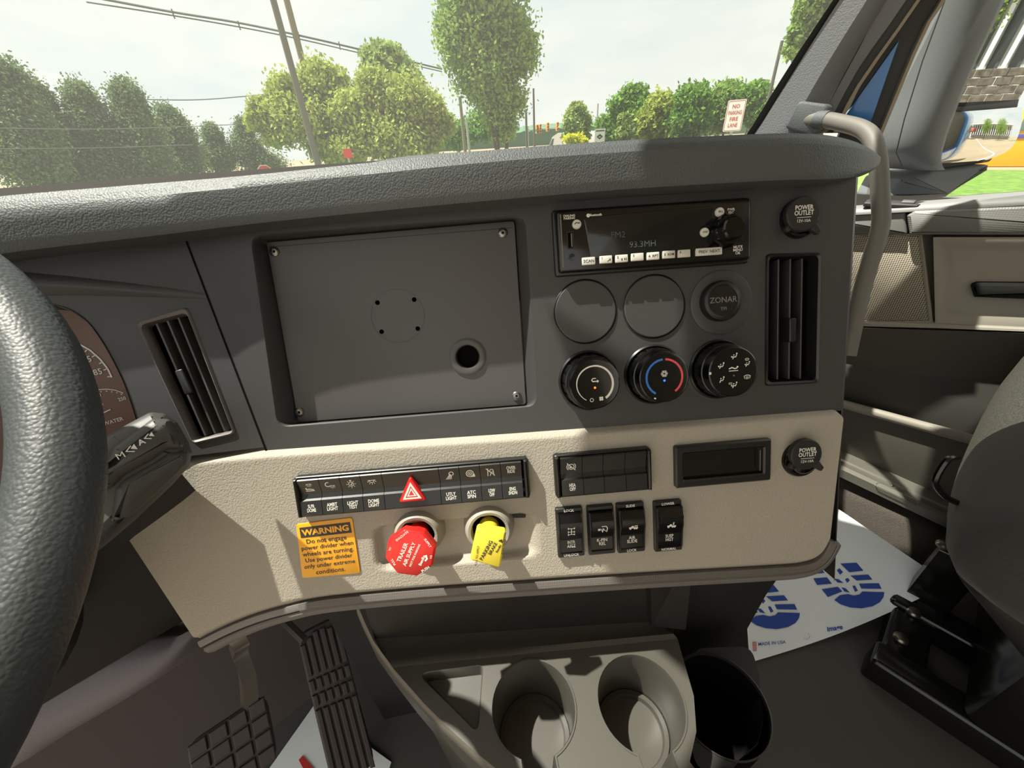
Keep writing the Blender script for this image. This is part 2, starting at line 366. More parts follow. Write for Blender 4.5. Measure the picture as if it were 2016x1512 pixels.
# hood with its rolled front face
HT = [(-260, 416), (-130, 400), (0, 385), (240, 365), (480, 345), (720, 320), (960, 295), (1230, 275), (1500, 262), (1590, 261), (1645, 265), (1692, 276), (1722, 292), (1735, 305)]
HB = [(-200, 530), (-80, 512), (40, 494), (275, 467), (500, 440), (735, 416), (970, 394), (1235, 372), (1500, 356), (1590, 353), (1645, 352), (1688, 347), (1716, 338), (1731, 327)]
HW = [.03] * 9 + [.028, .022, .010, -.008, -.03]
rows = []; hood_back = []
fdir = Vector((0, 0.399, -0.917)); ZD = Vector((0, 0.917, 0.399))
for (t_, b_, w_) in zip(cat(HT, 60), cat(HB, 60), cat([(x, 0) for x in HW], 60)):
    T = F.MI @ soft_hit(t_.x, t_.y, w_.x); B = F.MI @ soft_hit(b_.x, b_.y, w_.x - 0.004); h = (T - B).length
    up = (T - B).normalized()
    e = min(1.0, h / 0.03)
    rows.append([B + Vector((0, 0.002, -0.05 * e)), B + Vector((0, 0, -0.008 * e)), B + Vector((0, 0.0005, -0.002 * e)), B + up * 0.004 * e, B + up * h * 0.25, B + up * h * 0.5 + Vector((0, 0, 0.0015 * e)), B + up * h * 0.75 + Vector((0, 0, .001 * e)),
                 T - up * 0.009 * e, T - up * 0.004 * e - Vector((0, 0, .0015 * e)), T - up * 0.001 * e - Vector((0, 0, .0045 * e)), T + fdir * 0.007 * e - ZD * .0005, T + fdir * 0.02 * e - ZD * .004 * e, T + fdir * 0.05 * e - ZD * .014 * e, T + fdir * 0.052 * e - ZD * .03 * e])
    hood_back.append(rows[-1][-2])
obj('hood', MB().grid(rows), 'pad', dash, smooth=50)
# flat deck from the hood to the windshield
HZ = 1.60
def hdr_y(x):                                            # windshield header line at height HZ
    return 0.425 - 0.04 * x - 0.26 * sm(.80, 1.02, x) - 0.20 * sm(-.40, -.72, x)
def ws_y(x, z):
    b = 0.40 + 0.34 * (1 - ((x - 0.15) / 0.85) ** 2); t = (z - 0.985) / (HZ - 0.985); return b + (hdr_y(x) - b) * t + 0.08 * t * (1 - t)
deck = []
for p in hood_back:
    q = F.M @ p; x1 = max(-0.68, min(0.985, q.x + (q.x - 0.2) * 0.35 + 0.02)); zr = sm(.12, .34, q.x); e1 = Vector((x1, ws_y(x1, 0.985) - 0.005, 0.958 + .034 * zr)); e0 = Vector((q.x, q.y, q.z - 0.006))
    deck.append([F.MI @ (e0.lerp(e1, t) + Vector((0, 0, 0.004 * zr * math.sin(math.pi * t)))) for t in (0, .2, .4, .6, .8, 1)] + [F.MI @ (e1 - Vector((0, 0, .3)))])
obj('deck', MB().grid(deck), 'pad', dash, smooth=50)
# driver-side end of the deck
ds = MB().grid([[F.MI @ Vector((x, y, z)) for (y, z) in ((ws_y(max(x, -.69), .97) + .02, .955), (.66, .958), (.60, .955), (.58, .93), (.58, .80), (.62, .70))] for x in (-.78, -.6, -.4, -.22, -.08)])
obj('driver_side', ds, 'pad', dash, smooth=50)
# passenger-side continuation of the deck, down to the firewall
pd = MB(); dk = [F.M @ r[5] for r in deck][-1]
pd.grid([[F.MI @ Vector((x, y, z)) for (y, z) in ((ws_y(x, .985), .985), (.34, .985), (.30, .97), (.29, .93), (.42, .62), (.6, .5))] for x in (.42, .55, .7, .85, .95, 1.02)])
obj('passenger_side', pd, 'pad', dash, smooth=50)

# centre panel with the opening of the cover plate and the vent
BZ = [F.P2(*p) for p in ((492, 463), (1034, 423), (1058, 800), (546, 842))]
bz_out = roundpoly(BZ, 0.012, 5)
PW = -0.020
PL = [F.P2(*p, PW) for p in ((527, 478), (1012, 436), (1035, 795), (589, 830))]
bz_in = roundpoly(inset(ccw(PL), -0.0012), 0.003, 5)
VR_o = [F.P2(*p) for p in ((1507, 500), (1616, 497), (1611, 754), (1505, 760))]
vent_hole = roundpoly(VR_o, 0.004, 3)
panel_out = [(-.3185, .14), (-.2705, -.105), (.3135, -.106), (.3185, .14)]
pm = MB().fill([panel_out, bz_out, vent_hole], 0.0)
pm.grid([[(-.3185, .14, 0), (-.2705, -.105, 0)], [(-.3185, .14, -.012), (-.2705, -.105, -.012)]])
obj('centre_panel', pm, 'panel', dash, smooth=20)
obj('panel_gap', MB().stroke([(-.3172, .134), (-.2712, -.101)], .0014, .0006), 'darkhole', dash)
rb = MB(); A = ccw(bz_out); B = ccw(bz_in)
# match the two outlines by index (both have the same corner order)
def align(a, b):
    k = min(range(len(b)), key=lambda i: (b[i][0] - a[0][0]) ** 2 + (b[i][1] - a[0][1]) ** 2); return b[k:] + b[:k]
B = align(A, B)
rb.rings([[(x, y, 0.0) for x, y in A], [(x, y, -.0018) for x, y in inset(A, .0012)], [(x, y, PW + .002) for x, y in inset(B, -.001)], [(x, y, PW - .002) for x, y in B]], False, False)
obj('bezel', rb, 'panel', dash, smooth=40)
# side wall of the pod, facing the passenger
sw = MB().grid([[(.3135 - .0005 * 0, -.30, -.0), (.3135, -.106, 0), (.3185, .14, 0)], [(.318, -.30, -.004), (.319, -.106, -.004), (.324, .14, -.004)], [(.345, -.30, -.25), (.345, -.106, -.25), (.35, .14, -.25)]])
obj('side_panel', sw, 'panel', dash, smooth=30)

# instrument-side panel with the opening over the gauges
ip_px = [(-260, 525), (360, 440), (522, 880), (380, 897), (290, 908), (268, 822), (238, 738), (195, 660), (155, 618), (100, 598), (-20, 588), (-260, 590)]
ip = [G.P2(*p) for p in ip_px]
vl_o = [G.P2(*p) for p in ((268, 635), (370, 604), (465, 853), (380, 874))]
im = MB().fill([ip, roundpoly(vl_o, 0.004, 4)], 0.0, M=F.MI @ G.M)
obj('instrument_panel', im, 'panel', dash, smooth=20)
lip = [ip[i] for i in range(4, 12)]; lipc = [(v.x, v.y) for v in cat([(x, y) for x, y in lip], 40)]
obj('gauge_surround', MB().grid([[(x, y, .001) for x, y in lipc], [(x - .0015, y - .001, -.001) for x, y in lipc], [(x - .004, y - .004, -.035) for x, y in lipc]], F.MI @ G.M), 'softblack', dash)
# brow over the gauges
br0 = [G.P2(*p) for p in ((-260, 562), (60, 563), (150, 566), (260, 573), (350, 579), (405, 584))]
br = MB().grid([[(x, y + .014 * (1 - i / 6), .0005) for i, (x, y) in enumerate(br0)], [(x, y + .002, .010 * (1 - i / 5)) for i, (x, y) in enumerate(br0)], [(x, y - .001, .009 * (1 - i / 5)) for i, (x, y) in enumerate(br0)], [(x, y - .010 * (1 - i / 6), .0003) for i, (x, y) in enumerate(br0)]], F.MI @ G.M)
obj('brow', br, 'panel', dash, smooth=60)

# beige lower panel, a bent relief surface with the valve recess pressed into it
BT = [(185, 926), (300, 905), (385, 893), (460, 886), (560, 878), (760, 864), (1000, 848), (1300, 826), (1540, 808), (1620, 802), (1642, 801), (1650, 808)]
BB = [(398, 1252), (446, 1228), (500, 1206), (560, 1188), (640, 1171), (800, 1155), (1010, 1140), (1290, 1122), (1500, 1110), (1572, 1104), (1604, 1090), (1624, 1056)]
BW = 0.008
r0, r1 = F.P2(737, 1075, BW), F.P2(1052, 1055, BW); rt_, rbm = F.P2(900, 1020, BW)[1], F.P2(900, 1112, BW)[1]
RC = ((r0[0] + r1[0]) / 2, (rt_ + rbm) / 2); RH = ((r1[0] - r0[0]) / 2, (rt_ - rbm) / 2)
def recess(u, v):
    rr = .012; qx, qy = abs(u - RC[0]) - RH[0] + rr, abs(v - RC[1]) - RH[1] + rr
    d = math.hypot(max(qx, 0), max(qy, 0)) + min(max(qx, qy), 0) - rr
    return 1 - sm(-.006, .0, d)
nc, nr = 300, 100; brow_ = []; tops = cat(BT, nc); bots = cat(BB, nc); bottom_edge = []
for i in range(nc):
    col = []; s = i / (nc - 1)
    for j in range(nr):
        t = j / (nr - 1); p = tops[i].lerp(bots[i], t); q = F.MI @ soft_hit(p.x, p.y, 0, .0012, .013)
        w_ = BW; ev = t * 0.155; ee = (1 - s) * 0.6
        w_ -= 0.012 * (1 - sm(0, .010, ev)) ** 1.5; w_ -= 0.010 * (1 - sm(0, .012, ee)) ** 1.5; w_ -= 0.005 * (1 - sm(0, .006, 0.155 - ev)) ** 1.5
        w_ -= 0.010 * recess(q.x, q.y); col.append(Vector((q.x, q.y, q.z + w_)))
    brow_.append(col); bottom_edge.append(col[-1].copy())
lower = MB().grid(list(map(list, zip(*brow_))))
# the panel is cut away behind the switch openings only in depth, the switches stand proud of it
obj('lower_panel', lower, 'beige', dash, smooth=80)
left_edge = [c for c in brow_[0]]
obj('lower_panel_end', MB().grid([left_edge, [p + Vector((-.004, -.002, -.012)) for p in left_edge], [p + Vector((-.002, -.01, -.06)) for p in left_edge]]), 'beigeplastic', dash)
# trim mouldings under the beige panel
def along(edge, offs):
    R = [[] for _ in offs]; n = len(edge)
    for i, p in enumerate(edge):
        t = (edge[min(i + 1, n - 1)] - edge[max(i - 1, 0)]); nn = Vector((t.y, -t.x)).normalized()
        if nn.y > 0: nn = -nn if abs(nn.y) > .3 else nn
        if i > n * .9 and nn.x < 0: nn = -nn
        for r, (dn, dw) in zip(R, offs): r.append(Vector((p.x + nn.x * dn, p.y + nn.y * dn, p.z + dw)))
    return R
kcut = 96
obj('trim_moulding', MB().grid(along(bottom_edge[:kcut], ((0, -.004), (.0008, .0042), (.005, .005), (.0075, .0045), (.0085, -.004)))), 'trim', dash)
obj('grip_strip', MB().grid(along(bottom_edge[kcut - 1:], ((0, -.004), (.0008, .0045), (.007, .006), (.0105, .0045), (.0115, -.004)))), 'knurl', dash)
obj('lower_moulding', MB().grid(along(bottom_edge, ((.0078, -.006), (.0105, .0025), (.0125, .0035), (.018, .001), (.0225, -.006), (.024, -.02), (.026, -.08)))), 'trim', dash)
# black carcass below and behind
cb = MB().grid([[F.MI @ (F.M @ p + Vector((.02, .03, -.03)) + Vector((F.n.x, F.n.y, 0)) * d + Vector((0, 0, z))) for p in bottom_edge[40::20]] for d, z in ((-.02, .05), (-.05, 0), (-.08, -.15), (-.08, -.58))])
obj('carcass', cb, 'softblack', dash)

VP_ = Frame(Vector((F.o.x, F.o.y, .5)) + Vector((-F.u.y, F.u.x, 0)) * -.075, F.u, Vector((0, 0, 1)))
obj('lower_side', MB().prism([VP_.P2(*p) for p in ((1322, 1085), (1575, 1085), (1545, 1126), (1512, 1172), (1474, 1240), (1478, 1300), (1322, 1320))], -.06, 0, .004, F.MI @ VP_.M), 'softblack', dash)

# ================================================================ COVER PLATE
cp = thing('cover_plate', 'large dark rectangular cover plate with four screws and a cable hole', 'plate', F.at(0, 0, PW))
holes_px = [(744, 596), (816, 590), (752, 653), (823, 647)]
holes = [F.P2(*p, PW) for p in holes_px]; gh = F.P2(921, 702, PW)
plc = roundpoly(PL, 0.003, 4)
gl = (F.P2(528, 484, PW), F.P2(1011, 445, PW))
obj('plate', MB().fill([ccw(plc)] + [circ(.0024, 14, *h) for h in holes] + [circ(.0118, 32, *gh)], -.002, .0015), 'plate', cp, smooth=20)
obj('backing', MB().fill([inset(ccw(plc), .002)], -.006), 'darkhole', cp)
obj('edge_fold', MB().stroke([F.P2(531, 487, PW), F.P2(1010, 449, PW)], .0007, .0017), 'black', cp)
for p in ((542, 496), (990, 459), (591, 811), (1017, 779)):
    c = F.P2(*p, PW); s_ = obj('screw', MB().lathe([(.0047, .001), (.0047, .0024), (.0036, .0034), (.0022, .0036), (.0021, .0022)], 20), 'screw', cp, Matrix.Translation((c[0], c[1], 0)))
    obj('socket', MB().prism([((.0018 if k % 2 else .0009) * math.cos(k * math.pi / 6), (.0018 if k % 2 else .0009) * math.sin(k * math.pi / 6)) for k in range(12)], .0022, .0026), 'darkhole', s_)
obj('grommet', MB().lathe([(.0185, .0015), (.0185, .003), (.0165, .0038), (.0125, .0030), (.0115, .0015), (.0112, -.004)], 40, Matrix.Translation((gh[0], gh[1], 0)), False, False), 'plate', cp)
cc = F.P2(784, 622, PW); obj('ring_mark', MB().stroke(circ(.0265, 48, *cc), .0005, .0017, closed=True), 'panel', cp)

# ================================================================ RADIO
ra_px = ((1093, 419), (1478, 386), (1478, 509), (1105, 541))
rc0, rc1 = F.P2(1096, 420, .01), F.P2(1476, 508, .01)
ru0, ru1, rv1, rv0 = F.P2(1098, 480, .010)[0], F.P2(1477, 450, .010)[0], F.P2(1290, 402, .010)[1], F.P2(1290, 524, .010)[1]
RWd, RHt = ru1 - ru0, rv1 - rv0
radio = thing('radio', 'black car radio with white preset buttons and round volume knob', 'radio', F.at((ru0 + ru1) / 2, (rv0 + rv1) / 2, 0))
RO = ((ru0 + ru1) / 2, (rv0 + rv1) / 2)
def RP(x, y, w=.012):
    p = F.P2(x, y, w); return (p[0] - RO[0], p[1] - RO[1])
obj('housing', MB().prism(rrect(RWd + .006, RHt + .005, .003), -.002, .004, .0015), 'black', radio)
obj('faceplate', MB().prism(rrect(RWd, RHt, .003), 0, .0115, .002), 'gloss', radio)
dq = [RP(1150, 428), RP(1405, 405), RP(1402, 480), RP(1385, 492), RP(1163, 510)]
obj('display', MB().prism(roundpoly(dq, .003), .0115, .0121, .0004), 'display', radio)
obj('display_text', put_text(put_text(MB(), 'FM2', *RP(1217, 462), .0123, h=.0055, bold=0.0), '93.3MH', *RP(1265, 480), .0123, h=.0055, bold=0.0), 'dimprint', radio)
for (x, y, lab) in ((1136, 441, '~'), (1418, 417, 'SRC'), (1388, 457, 'DISP')):
    p = RP(x, y, .0135); b_ = obj('round_button', MB().lathe([(.0042, .011), (.0042, .0130), (.0036, .0140), (0.0005, .0143)], 20), 'button', radio, Matrix.Translation((p[0], p[1], 0)))
    if lab != '~': obj('lettering', put_text(MB(), lab, 0, 0, .01445, w=.0045), 'ink', b_)
    else: obj('symbol', MB().stroke([(-.0024, -.0004), (-.0012, .0010), (.0004, .0008), (.0012, .0004), (.0026, .0008)], .0008, .01445), 'ink', b_)
bts = [(1159, 514, 25, 'SCAN'), (1193, 511, 24, '1'), (1224, 509, 24, '2'), (1255, 506, 24, '3'), (1286, 504, 24, '4  RPT'), (1317, 501, 24, '5  RDM'), (1347, 499, 24, '6'), (1396, 495, 51, 'PREV  NEXT')]
for x, y, wd, lab in bts:
    p = RP(x, y, .013); wm = wd / 770 * .375
    b_ = obj('preset_button', MB().prism(rrect(wm, .0068, .0006, n=2), .011, .0135, .0005), 'button', radio, Matrix.Translation((p[0], p[1], 0)))
    if lab in ('1', '2', '3', '6'): obj('lettering', put_text(MB(), lab, -wm * .32, .0014, .0136, h=.0022), 'ink', b_)
    else: obj('lettering', put_text(MB(), lab, 0, 0, .0136, w=wm * .8), 'ink', b_)
    if lab == '1': obj('symbol', MB().stroke([(.0012, -.002), (.0026, -.0008), (.0038, -.001), (.004, .0002), (.0028, .0002)], .0006, .0136), 'ink', b_)
    if lab == '2': obj('symbol', MB().poly([(.0022, -.0018), (.0036, -.0006), (.0022, .0006)], .0136).poly([(.0038, -.0018), (.0044, -.0018), (.0044, .0006), (.0038, .0006)], .0136).stroke([(.0, -.002), (0, .0002)], .001, .0136), 'ink', b_)
kc = RP(1443, 449, .024)
kn = MB(); prof = []
for z, r in ((.011, .0145), (.018, .0143), (.0205, .0125)):
    prof.append([(r * (1 + .05 * math.cos(10 * a)) * math.cos(a), r * (1 + .05 * math.cos(10 * a)) * math.sin(a), z) for a in [2 * math.pi * k / 60 for k in range(60)]])
kn.rings(prof); kn.lathe([(.0102, .019), (.0100, .026), (.0088, .0275), (.0005, .0268)], 32)
vk = obj('volume_knob', kn, 'gloss', radio, Matrix.Translation((kc[0], kc[1], 0)))
usb = RP(1123, 473); um = MB().ring(rrect(.0062, .0155, .0006, n=2), rrect(.0046, .0135, .0004, n=2), .0113, .0122)
u_ = obj('usb_port', um, 'softblack', radio, Matrix.Translation((usb[0], usb[1], 0))); obj('slot', MB().prism(rrect(.0046, .0135, .0004, n=2), .0113, .01165), 'darkhole', u_); obj('contact', MB().prism(rrect(.0012, .012, .0003, n=2), .0113, .0119), 'chrome', u_, Matrix.Translation((.0012, 0, 0)))
ax = RP(1126, 505); a_ = obj('aux_jack', MB().lathe([(.0036, .0115), (.0036, .0124), (.0024, .0124), (.0022, .0116)], 20), 'softblack', radio, Matrix.Translation((ax[0], ax[1], 0)))
obj('end_strip', MB().prism(rrect(.0012, RHt * .86, .0005, n=2), .0115, .0123), 'chrome', radio, Matrix.Translation((-RWd / 2 + .0035, 0, 0)))
obj('lettering', put_text(MB(), 'DIALING\nPAIRING', *RP(1121, 427), .0118, w=.0105), 'print', radio)
obj('lettering', put_text(MB(), 'Bluetooth', *RP(1172, 423), .0123, w=.0118, bold=.03), 'print', radio); obj('symbol', MB().poly(circ(.0017, 14, *RP(1158, 424.5)), .0123), 'print', radio)
obj('lettering', put_text(MB(), 'PWR\nESC', *RP(1440, 415), .0118, w=.0068), 'print', radio); obj('lettering', put_text(MB(), 'MUTE\nMENU\nOK', *RP(1453, 492), .0118, w=.009), 'print', radio)
obj('display_edge', MB().stroke([RP(1150, 433), RP(1161, 493)], .0005, .0123), 'chrome', radio)

# ================================================================ BLANK GAUGE COVERS
for (x, y, lab) in ((1152, 614, 'round black blank gauge cover, left of the row under the radio'), (1287, 604, 'round black blank gauge cover, middle of the row under the radio')):
    c = F.P2(x, y)
    g = thing('gauge_blank', lab, 'gauge cover', F.at(c[0], c[1], 0), 'blank gauge covers under the radio')
    obj('rim', MB().lathe([(.0312, -.0005), (.0312, .0006), (.0304, .0012), (.0298, .0002)], 56, cap0=False, cap1=False), 'black', g)
    obj('disc', MB().lathe([(.0296, -.0002), (.0296, .0014), (.0288, .0018), (.0005, .0018)], 56), 'panel', g, smooth=15)
c = F.P2(1420, 596); zc = thing('gauge_port_cover', 'round black gauge cover with an embossed maker name on a raised cap', 'gauge cover', F.at(c[0], c[1], 0))
obj('disc', MB().lathe([(.0312, -.0005), (.0312, .0010), (.0300, .0016), (.018, .0016)], 56, cap1=False), 'panel', zc)
cz = F.P2(1425, 592, .010); cz = (cz[0] - c[0], cz[1] - c[1])
zcap = obj('cap', MB().lathe([(.0195, .001), (.0195, .007), (.018, .0092), (.0155, .010), (.0145, .0092), (.0005, .0092)], 44), 'black', zc, Matrix.Translation((cz[0], cz[1], 0)))
obj('lettering', put_text(put_text(MB(), 'ZONAR', 0, .001, .0095, w=.027), 'TPI', 0, -.0075, .0095, w=.006), 'trim', zcap)

# ================================================================ CLIMATE KNOBS
def climate(x, y, label, deco):
    c = F.P2(x, y, .026); k = thing('climate_knob', label, 'knob', F.at(c[0], c[1], 0), 'climate control knobs')
    obj('collar', MB().lathe([(.0300, -.0005), (.0300, .0015), (.0285, .003), (.027, .001)], 48, cap0=False, cap1=False), 'black', k)
    R = []
    n = 96
    for z, r, am in ((.0, .0272, .0), (.002, .0272, .03), (.014, .0262, .03), (.016, .0258, 0), (.0165, .0248, 0), (.021, .0244, 0), (.0255, .0236, 0), (.0262, .0226, 0), (.0258, .0215, 0), (.0258, .0005, 0)):
        R.append([(r * (1 - am * (1 if (j % 6) == 0 else 0)) * math.cos(2 * math.pi * j / n), r * (1 - am * (1 if (j % 6) == 0 else 0)) * math.sin(2 * math.pi * j / n), z) for j in range(n)])
    obj('grip', MB().rings(R), 'gloss', k, smooth=25)
    deco(k); return k
def man(mb, x, y, s, z, up=True, dn=True):
    """seated figure with arrow marks"""
    mb.dot(x + .9 * s, y + .9 * s, .28 * s, z); mb.stroke([(x + .85 * s, y + .5 * s), (x + .5 * s, y - .25 * s), (x - .1 * s, y - .1 * s), (x - .5 * s, y - .9 * s)], .3 * s, z)
    if up: mb.poly([(x - .35 * s, y + .7 * s), (x + .25 * s, y + .55 * s), (x - .2 * s, y + .2 * s)], z)
    if dn: mb.dot(x - .75 * s, y - .1 * s, .28 * s, z)
def screen(mb, x, y, s, z):
    mb.stroke([(x - .8 * s, y - .4 * s), (x - .95 * s, y + .45 * s), (x - .4 * s, y + .7 * s), (x + .4 * s, y + .7 * s), (x + .95 * s, y + .45 * s), (x + .8 * s, y - .4 * s)], .2 * s, z)
    for dx in (-.35, 0, .35): mb.stroke([(x + dx * s, y - .6 * s), (x + dx * s, y + .3 * s)], .14 * s, z)
Z0 = .0261
def deco_fan(k):
    n = 40; pts = [(.0168 * math.cos(math.radians(-58 - (-298 - -58) * -i / n)), 0) for i in range(2)]
    mb = MB()
    L = []; R = []
    for i in range(n + 1):
        a = math.radians(-55 + 295 * i / n); wd = .0011 - .0008 * (i / n) ** 1.3
        L.append(((.0170 + wd) * math.cos(a), (.0170 + wd) * math.sin(a), Z0)); R.append(((.0170 - wd) * math.cos(a), (.0170 - wd) * math.sin(a), Z0))
    mb.grid([R, L]); obj('fan_scale', mb, 'print', k)
    s = MB(); s.arc(-.0035, -.0150, .0016, 0, 360, .0005, Z0)
    for q in range(4): s.dot(.0055 + .0013 * math.cos(q * math.pi / 2 + .8), -.0143 + .0013 * math.sin(q * math.pi / 2 + .8), .0010, Z0)
    s.stroke([(.0012, .0052), (-.0018, .0052), (-.0028, .0038), (-.0018, .0024), (.0026, .0024)], .0009, Z0).poly([(.0022, .0040), (.0042, .0024), (.0022, .0008)], Z0)
    s.poly([(.0118, -.0172), (.0134, -.0158), (.0144, -.0170), (.0128, -.0184)], .0245)
    obj('symbol', s, 'print', k); obj('indicator', MB().dot(0, -.0035, .0011, Z0), 'ledorange', k)
def deco_temp(k):
    obj('cold_arc', MB().arc(0, 0, .0170, 94, 240, .0020, Z0), 'arcblue', k); obj('hot_arc', MB().arc(0, 0, .0170, 86, -54, .0020, Z0), 'arcred', k)
    s = MB()
    for q in range(6):
        a = q * math.pi / 3; s.stroke([(.0008 * math.cos(a), .0035 + .0008 * math.sin(a)), (.0034 * math.cos(a), .0035 + .0034 * math.sin(a))], .0006, Z0)
        for da in (-.5, .5): s.stroke([(.002 * math.cos(a), .0035 + .002 * math.sin(a)), (.003 * math.cos(a + da), .0035 + .003 * math.sin(a + da))], .0004, Z0)
    s.arc(0, .0035, .0016, 0, 360, .0005, Z0); s.poly([(-.0105, -.0196), (-.0086, -.0202), (-.0082, -.0189), (-.0101, -.0183)], .0262)
    obj('symbol', s, 'print', k); obj('indicator', MB().dot(0, -.0030, .0011, Z0), 'ledblue', k)
def deco_mode(k):
    s = MB(); q = .0028
    man(s, .0005, .0145, q, Z0); man(s, -.0120, .0065, q, Z0); man(s, -.0118, -.0068, q, Z0, True, False); man(s, .0005, -.0128, q, Z0); screen(s, -.003, -.0112, .0016, Z0)
    man(s, .0130, .0062, q * .85, Z0); screen(s, .0128, .0105, .0018, Z0); screen(s, .0132, -.0062, .0030, Z0)
    s.stroke([(-.0045, .001), (.0045, .001)], .0007, Z0).stroke([(-.0045, .003), (-.0015, .0042), (.0012, .003), (.0035, .0034)], .0011, Z0).dot(.0038, .0045, .0009, Z0)
    s.poly([(-.0235, -.001), (-.0213, -.001), (-.0213, .0014), (-.0235, .0014)], .0262); obj('symbol', s, 'print', k); obj('indicator', MB().dot(.0003, -.0035, .0008, Z0), 'trim', k)
climate(1171, 756, 'climate knob with a white fan-speed ring', deco_fan)
climate(1308, 743, 'climate knob with a blue and red temperature ring', deco_temp)
climate(1444, 732, 'climate knob with white air-direction figures on its face', deco_mode)

# ================================================================ AIR VENTS
def vent(fr, outer, inner, label, fr_mat, nsl, tab_px, w0=0.0):
    o_ = ccw([fr.P2(*p) for p in outer]); i_ = ccw([fr.P2(*p) for p in inner]); c = Vector((sum(p[0] for p in o_) / 4, sum(p[1] for p in o_) / 4))
    sh = lambda P: [(x - c.x, y - c.y) for x, y in P]
    ro, ri = roundpoly(sh(o_), .0055, 5), roundpoly(sh(i_), .004, 5); ri = align(ro, ri)
    t = thing('air_vent', label, 'air vent', fr.at(c.x, c.y, 0), 'dash air vents')
    m = MB(); m.rings([[(x, y, -.006) for x, y in ro], [(x, y, .0005) for x, y in ro], [(x, y, .002) for x, y in inset(ro, .0012)], [(x, y, .0005) for x, y in inset(ri, -.0008)], [(x, y, -.012) for x, y in ri]], False, False)
    obj('frame', m, fr_mat, t, smooth=40)
    obj('duct', MB().rings([[(x, y, -.012) for x, y in ri], [(x, y, -.05) for x, y in inset(ri, .002)]], False, True), 'darkhole', t)
    TL, TR, BR, BL = [Vector(fr.P2(*p)) - c for p in inner]
    for k in range(nsl):
        f_ = (k + 1) / (nsl + 1); a, b = TL.lerp(TR, f_), BL.lerp(BR, f_); d = (a - b).normalized(); nn = Vector((d.y, -d.x)) * .0008
        a, b = a - d * .001, b + d * .001
        q = [a + nn, a - nn, b - nn, b + nn]; dx = .006
        m = MB().add([(p.x, p.y, -.004) for p in q] + [(p.x + dx, p.y, -.026) for p in q], [(0, 1, 2, 3), (4, 7, 6, 5), (0, 4, 5, 1), (1, 5, 6, 2), (2, 6, 7, 3), (3, 7, 4, 0)])
        obj('slat', m, 'plate', t, smooth=0)
    tp = Vector(fr.P2(*tab_px)) - c; d = (TL - BL).normalized(); ang = math.atan2(d.y, d.x)
    obj('tab', MB().prism(rrect(.024, .007, .0012, n=2), -.010, .001, .001, Matrix.Translation((tp.x, tp.y, 0)) @ Matrix.Rotation(ang, 4, 'Z')), 'black', t)
vent(F, ((1507, 500), (1616, 497), (1611, 754), (1505, 760)), ((1515, 508), (1609, 505), (1604, 747), (1513, 751)), 'tall black air vent right of the climate knobs', 'black', 3, (1560, 650))
vent(G, ((268, 635), (370, 604), (465, 853), (380, 874)), ((279, 641), (366, 617), (458, 848), (381, 866)), 'slanted air vent with grey rim between gauges and cover plate', 'trim', 3, (362, 752))

# ================================================================ POWER OUTLETS
def outlet(x, y, cx, cy, w0, label):
    c = F.P2(x, y, w0); t = thing('power_outlet', label, 'power outlet', F.at(c[0], c[1], w0), 'power outlets')
    obj('socket_ring', MB().lathe([(.0185, -.001), (.0185, .002), (.0172, .0042), (.0148, .0048), (.0140, .003), (.0135, -.004)], 40, cap0=False, cap1=False), 'gloss', t)
    obj('socket_wall', MB().lathe([(.0136, .0), (.0136, .0075), (.0128, .0075)], 32, cap1=False), 'chrome', t)
    q = F.P2(cx, cy, w0 + .012); q = (q[0] - c[0], q[1] - c[1])
    cap = MB(); cap.lathe([(.0150, .006), (.0158, .0075), (.0158, .0115), (.0148, .0128), (.0005, .0132)], 40)
    cap.prism(roundpoly([(.006, -.0125), (.0165, -.0195), (.0195, -.0155), (.0125, -.006)], .0015), .007, .0115, .001); cap.prism(roundpoly([(-.013, -.008), (-.0165, -.0125), (-.0125, -.0155), (-.008, -.0125)], .0015), .007, .0115, .001)
    co = obj('cap', cap, 'softblack', t, Matrix.Translation((q[0], q[1], 0)))
    m = MB(); put_text(m, 'POWER\nOUTLET', 0, .0030, .0134, w=.0185, h=.0090, bold=.02); m.stroke([(-.0068, -.0034), (.0068, -.0034)], .0005, .0134); put_text(m, '12V-10A', 0, -.0064, .0134, w=.0128, bold=.01)
    obj('lettering', m, 'print', co)
outlet(1571, 431, 1581, 421, 0.0, 'black capped power outlet at the top right beside the radio')
outlet(1573, 903, 1588, 895, BW, 'black capped power outlet on the beige panel beside the storage slot')

# ================================================================ SWITCH BANKS
def extrude_vw(mb, prof, u0, u1): return mb.rings([[(u0, v, w_) for v, w_ in prof], [(u1, v, w_) for v, w_ in prof]])
IC = {}
def ic_lamp(m, x, y, s, z, bulb=False):
    m.stroke([(x - .8 * s, y + .5 * s), (x + .8 * s, y + .5 * s)], .16 * s, z); m.arc(x, y + .45 * s, .5 * s, 180, 360, .14 * s, z, n=10)
    for a in (200, 235, 270, 305, 340): m.stroke([(x + .7 * s * math.cos(math.radians(a)), y + .45 * s + .7 * s * math.sin(math.radians(a))), (x + 1.0 * s * math.cos(math.radians(a)), y + .45 * s + 1.0 * s * math.sin(math.radians(a)))], .13 * s, z)
def ic_sleep(m, x, y, s, z):
    ic_lamp(m, x, y + .5 * s, s * .7, z); m.stroke([(x - .9 * s, y - .8 * s), (x + .9 * s, y - .8 * s)], .2 * s, z); m.stroke([(x - .8 * s, y - .45 * s), (x - .1 * s, y - .35 * s), (x + .8 * s, y - .55 * s)], .22 * s, z); m.dot(x - .75 * s, y - .2 * s, .18 * s, z)
def ic_ambt(m, x, y, s, z):
    m.arc(x - .5 * s, y + .35 * s, .5 * s, 60, 300, .18 * s, z, n=12); ic_lamp(m, x + .35 * s, y - .3 * s, s * .7, z)
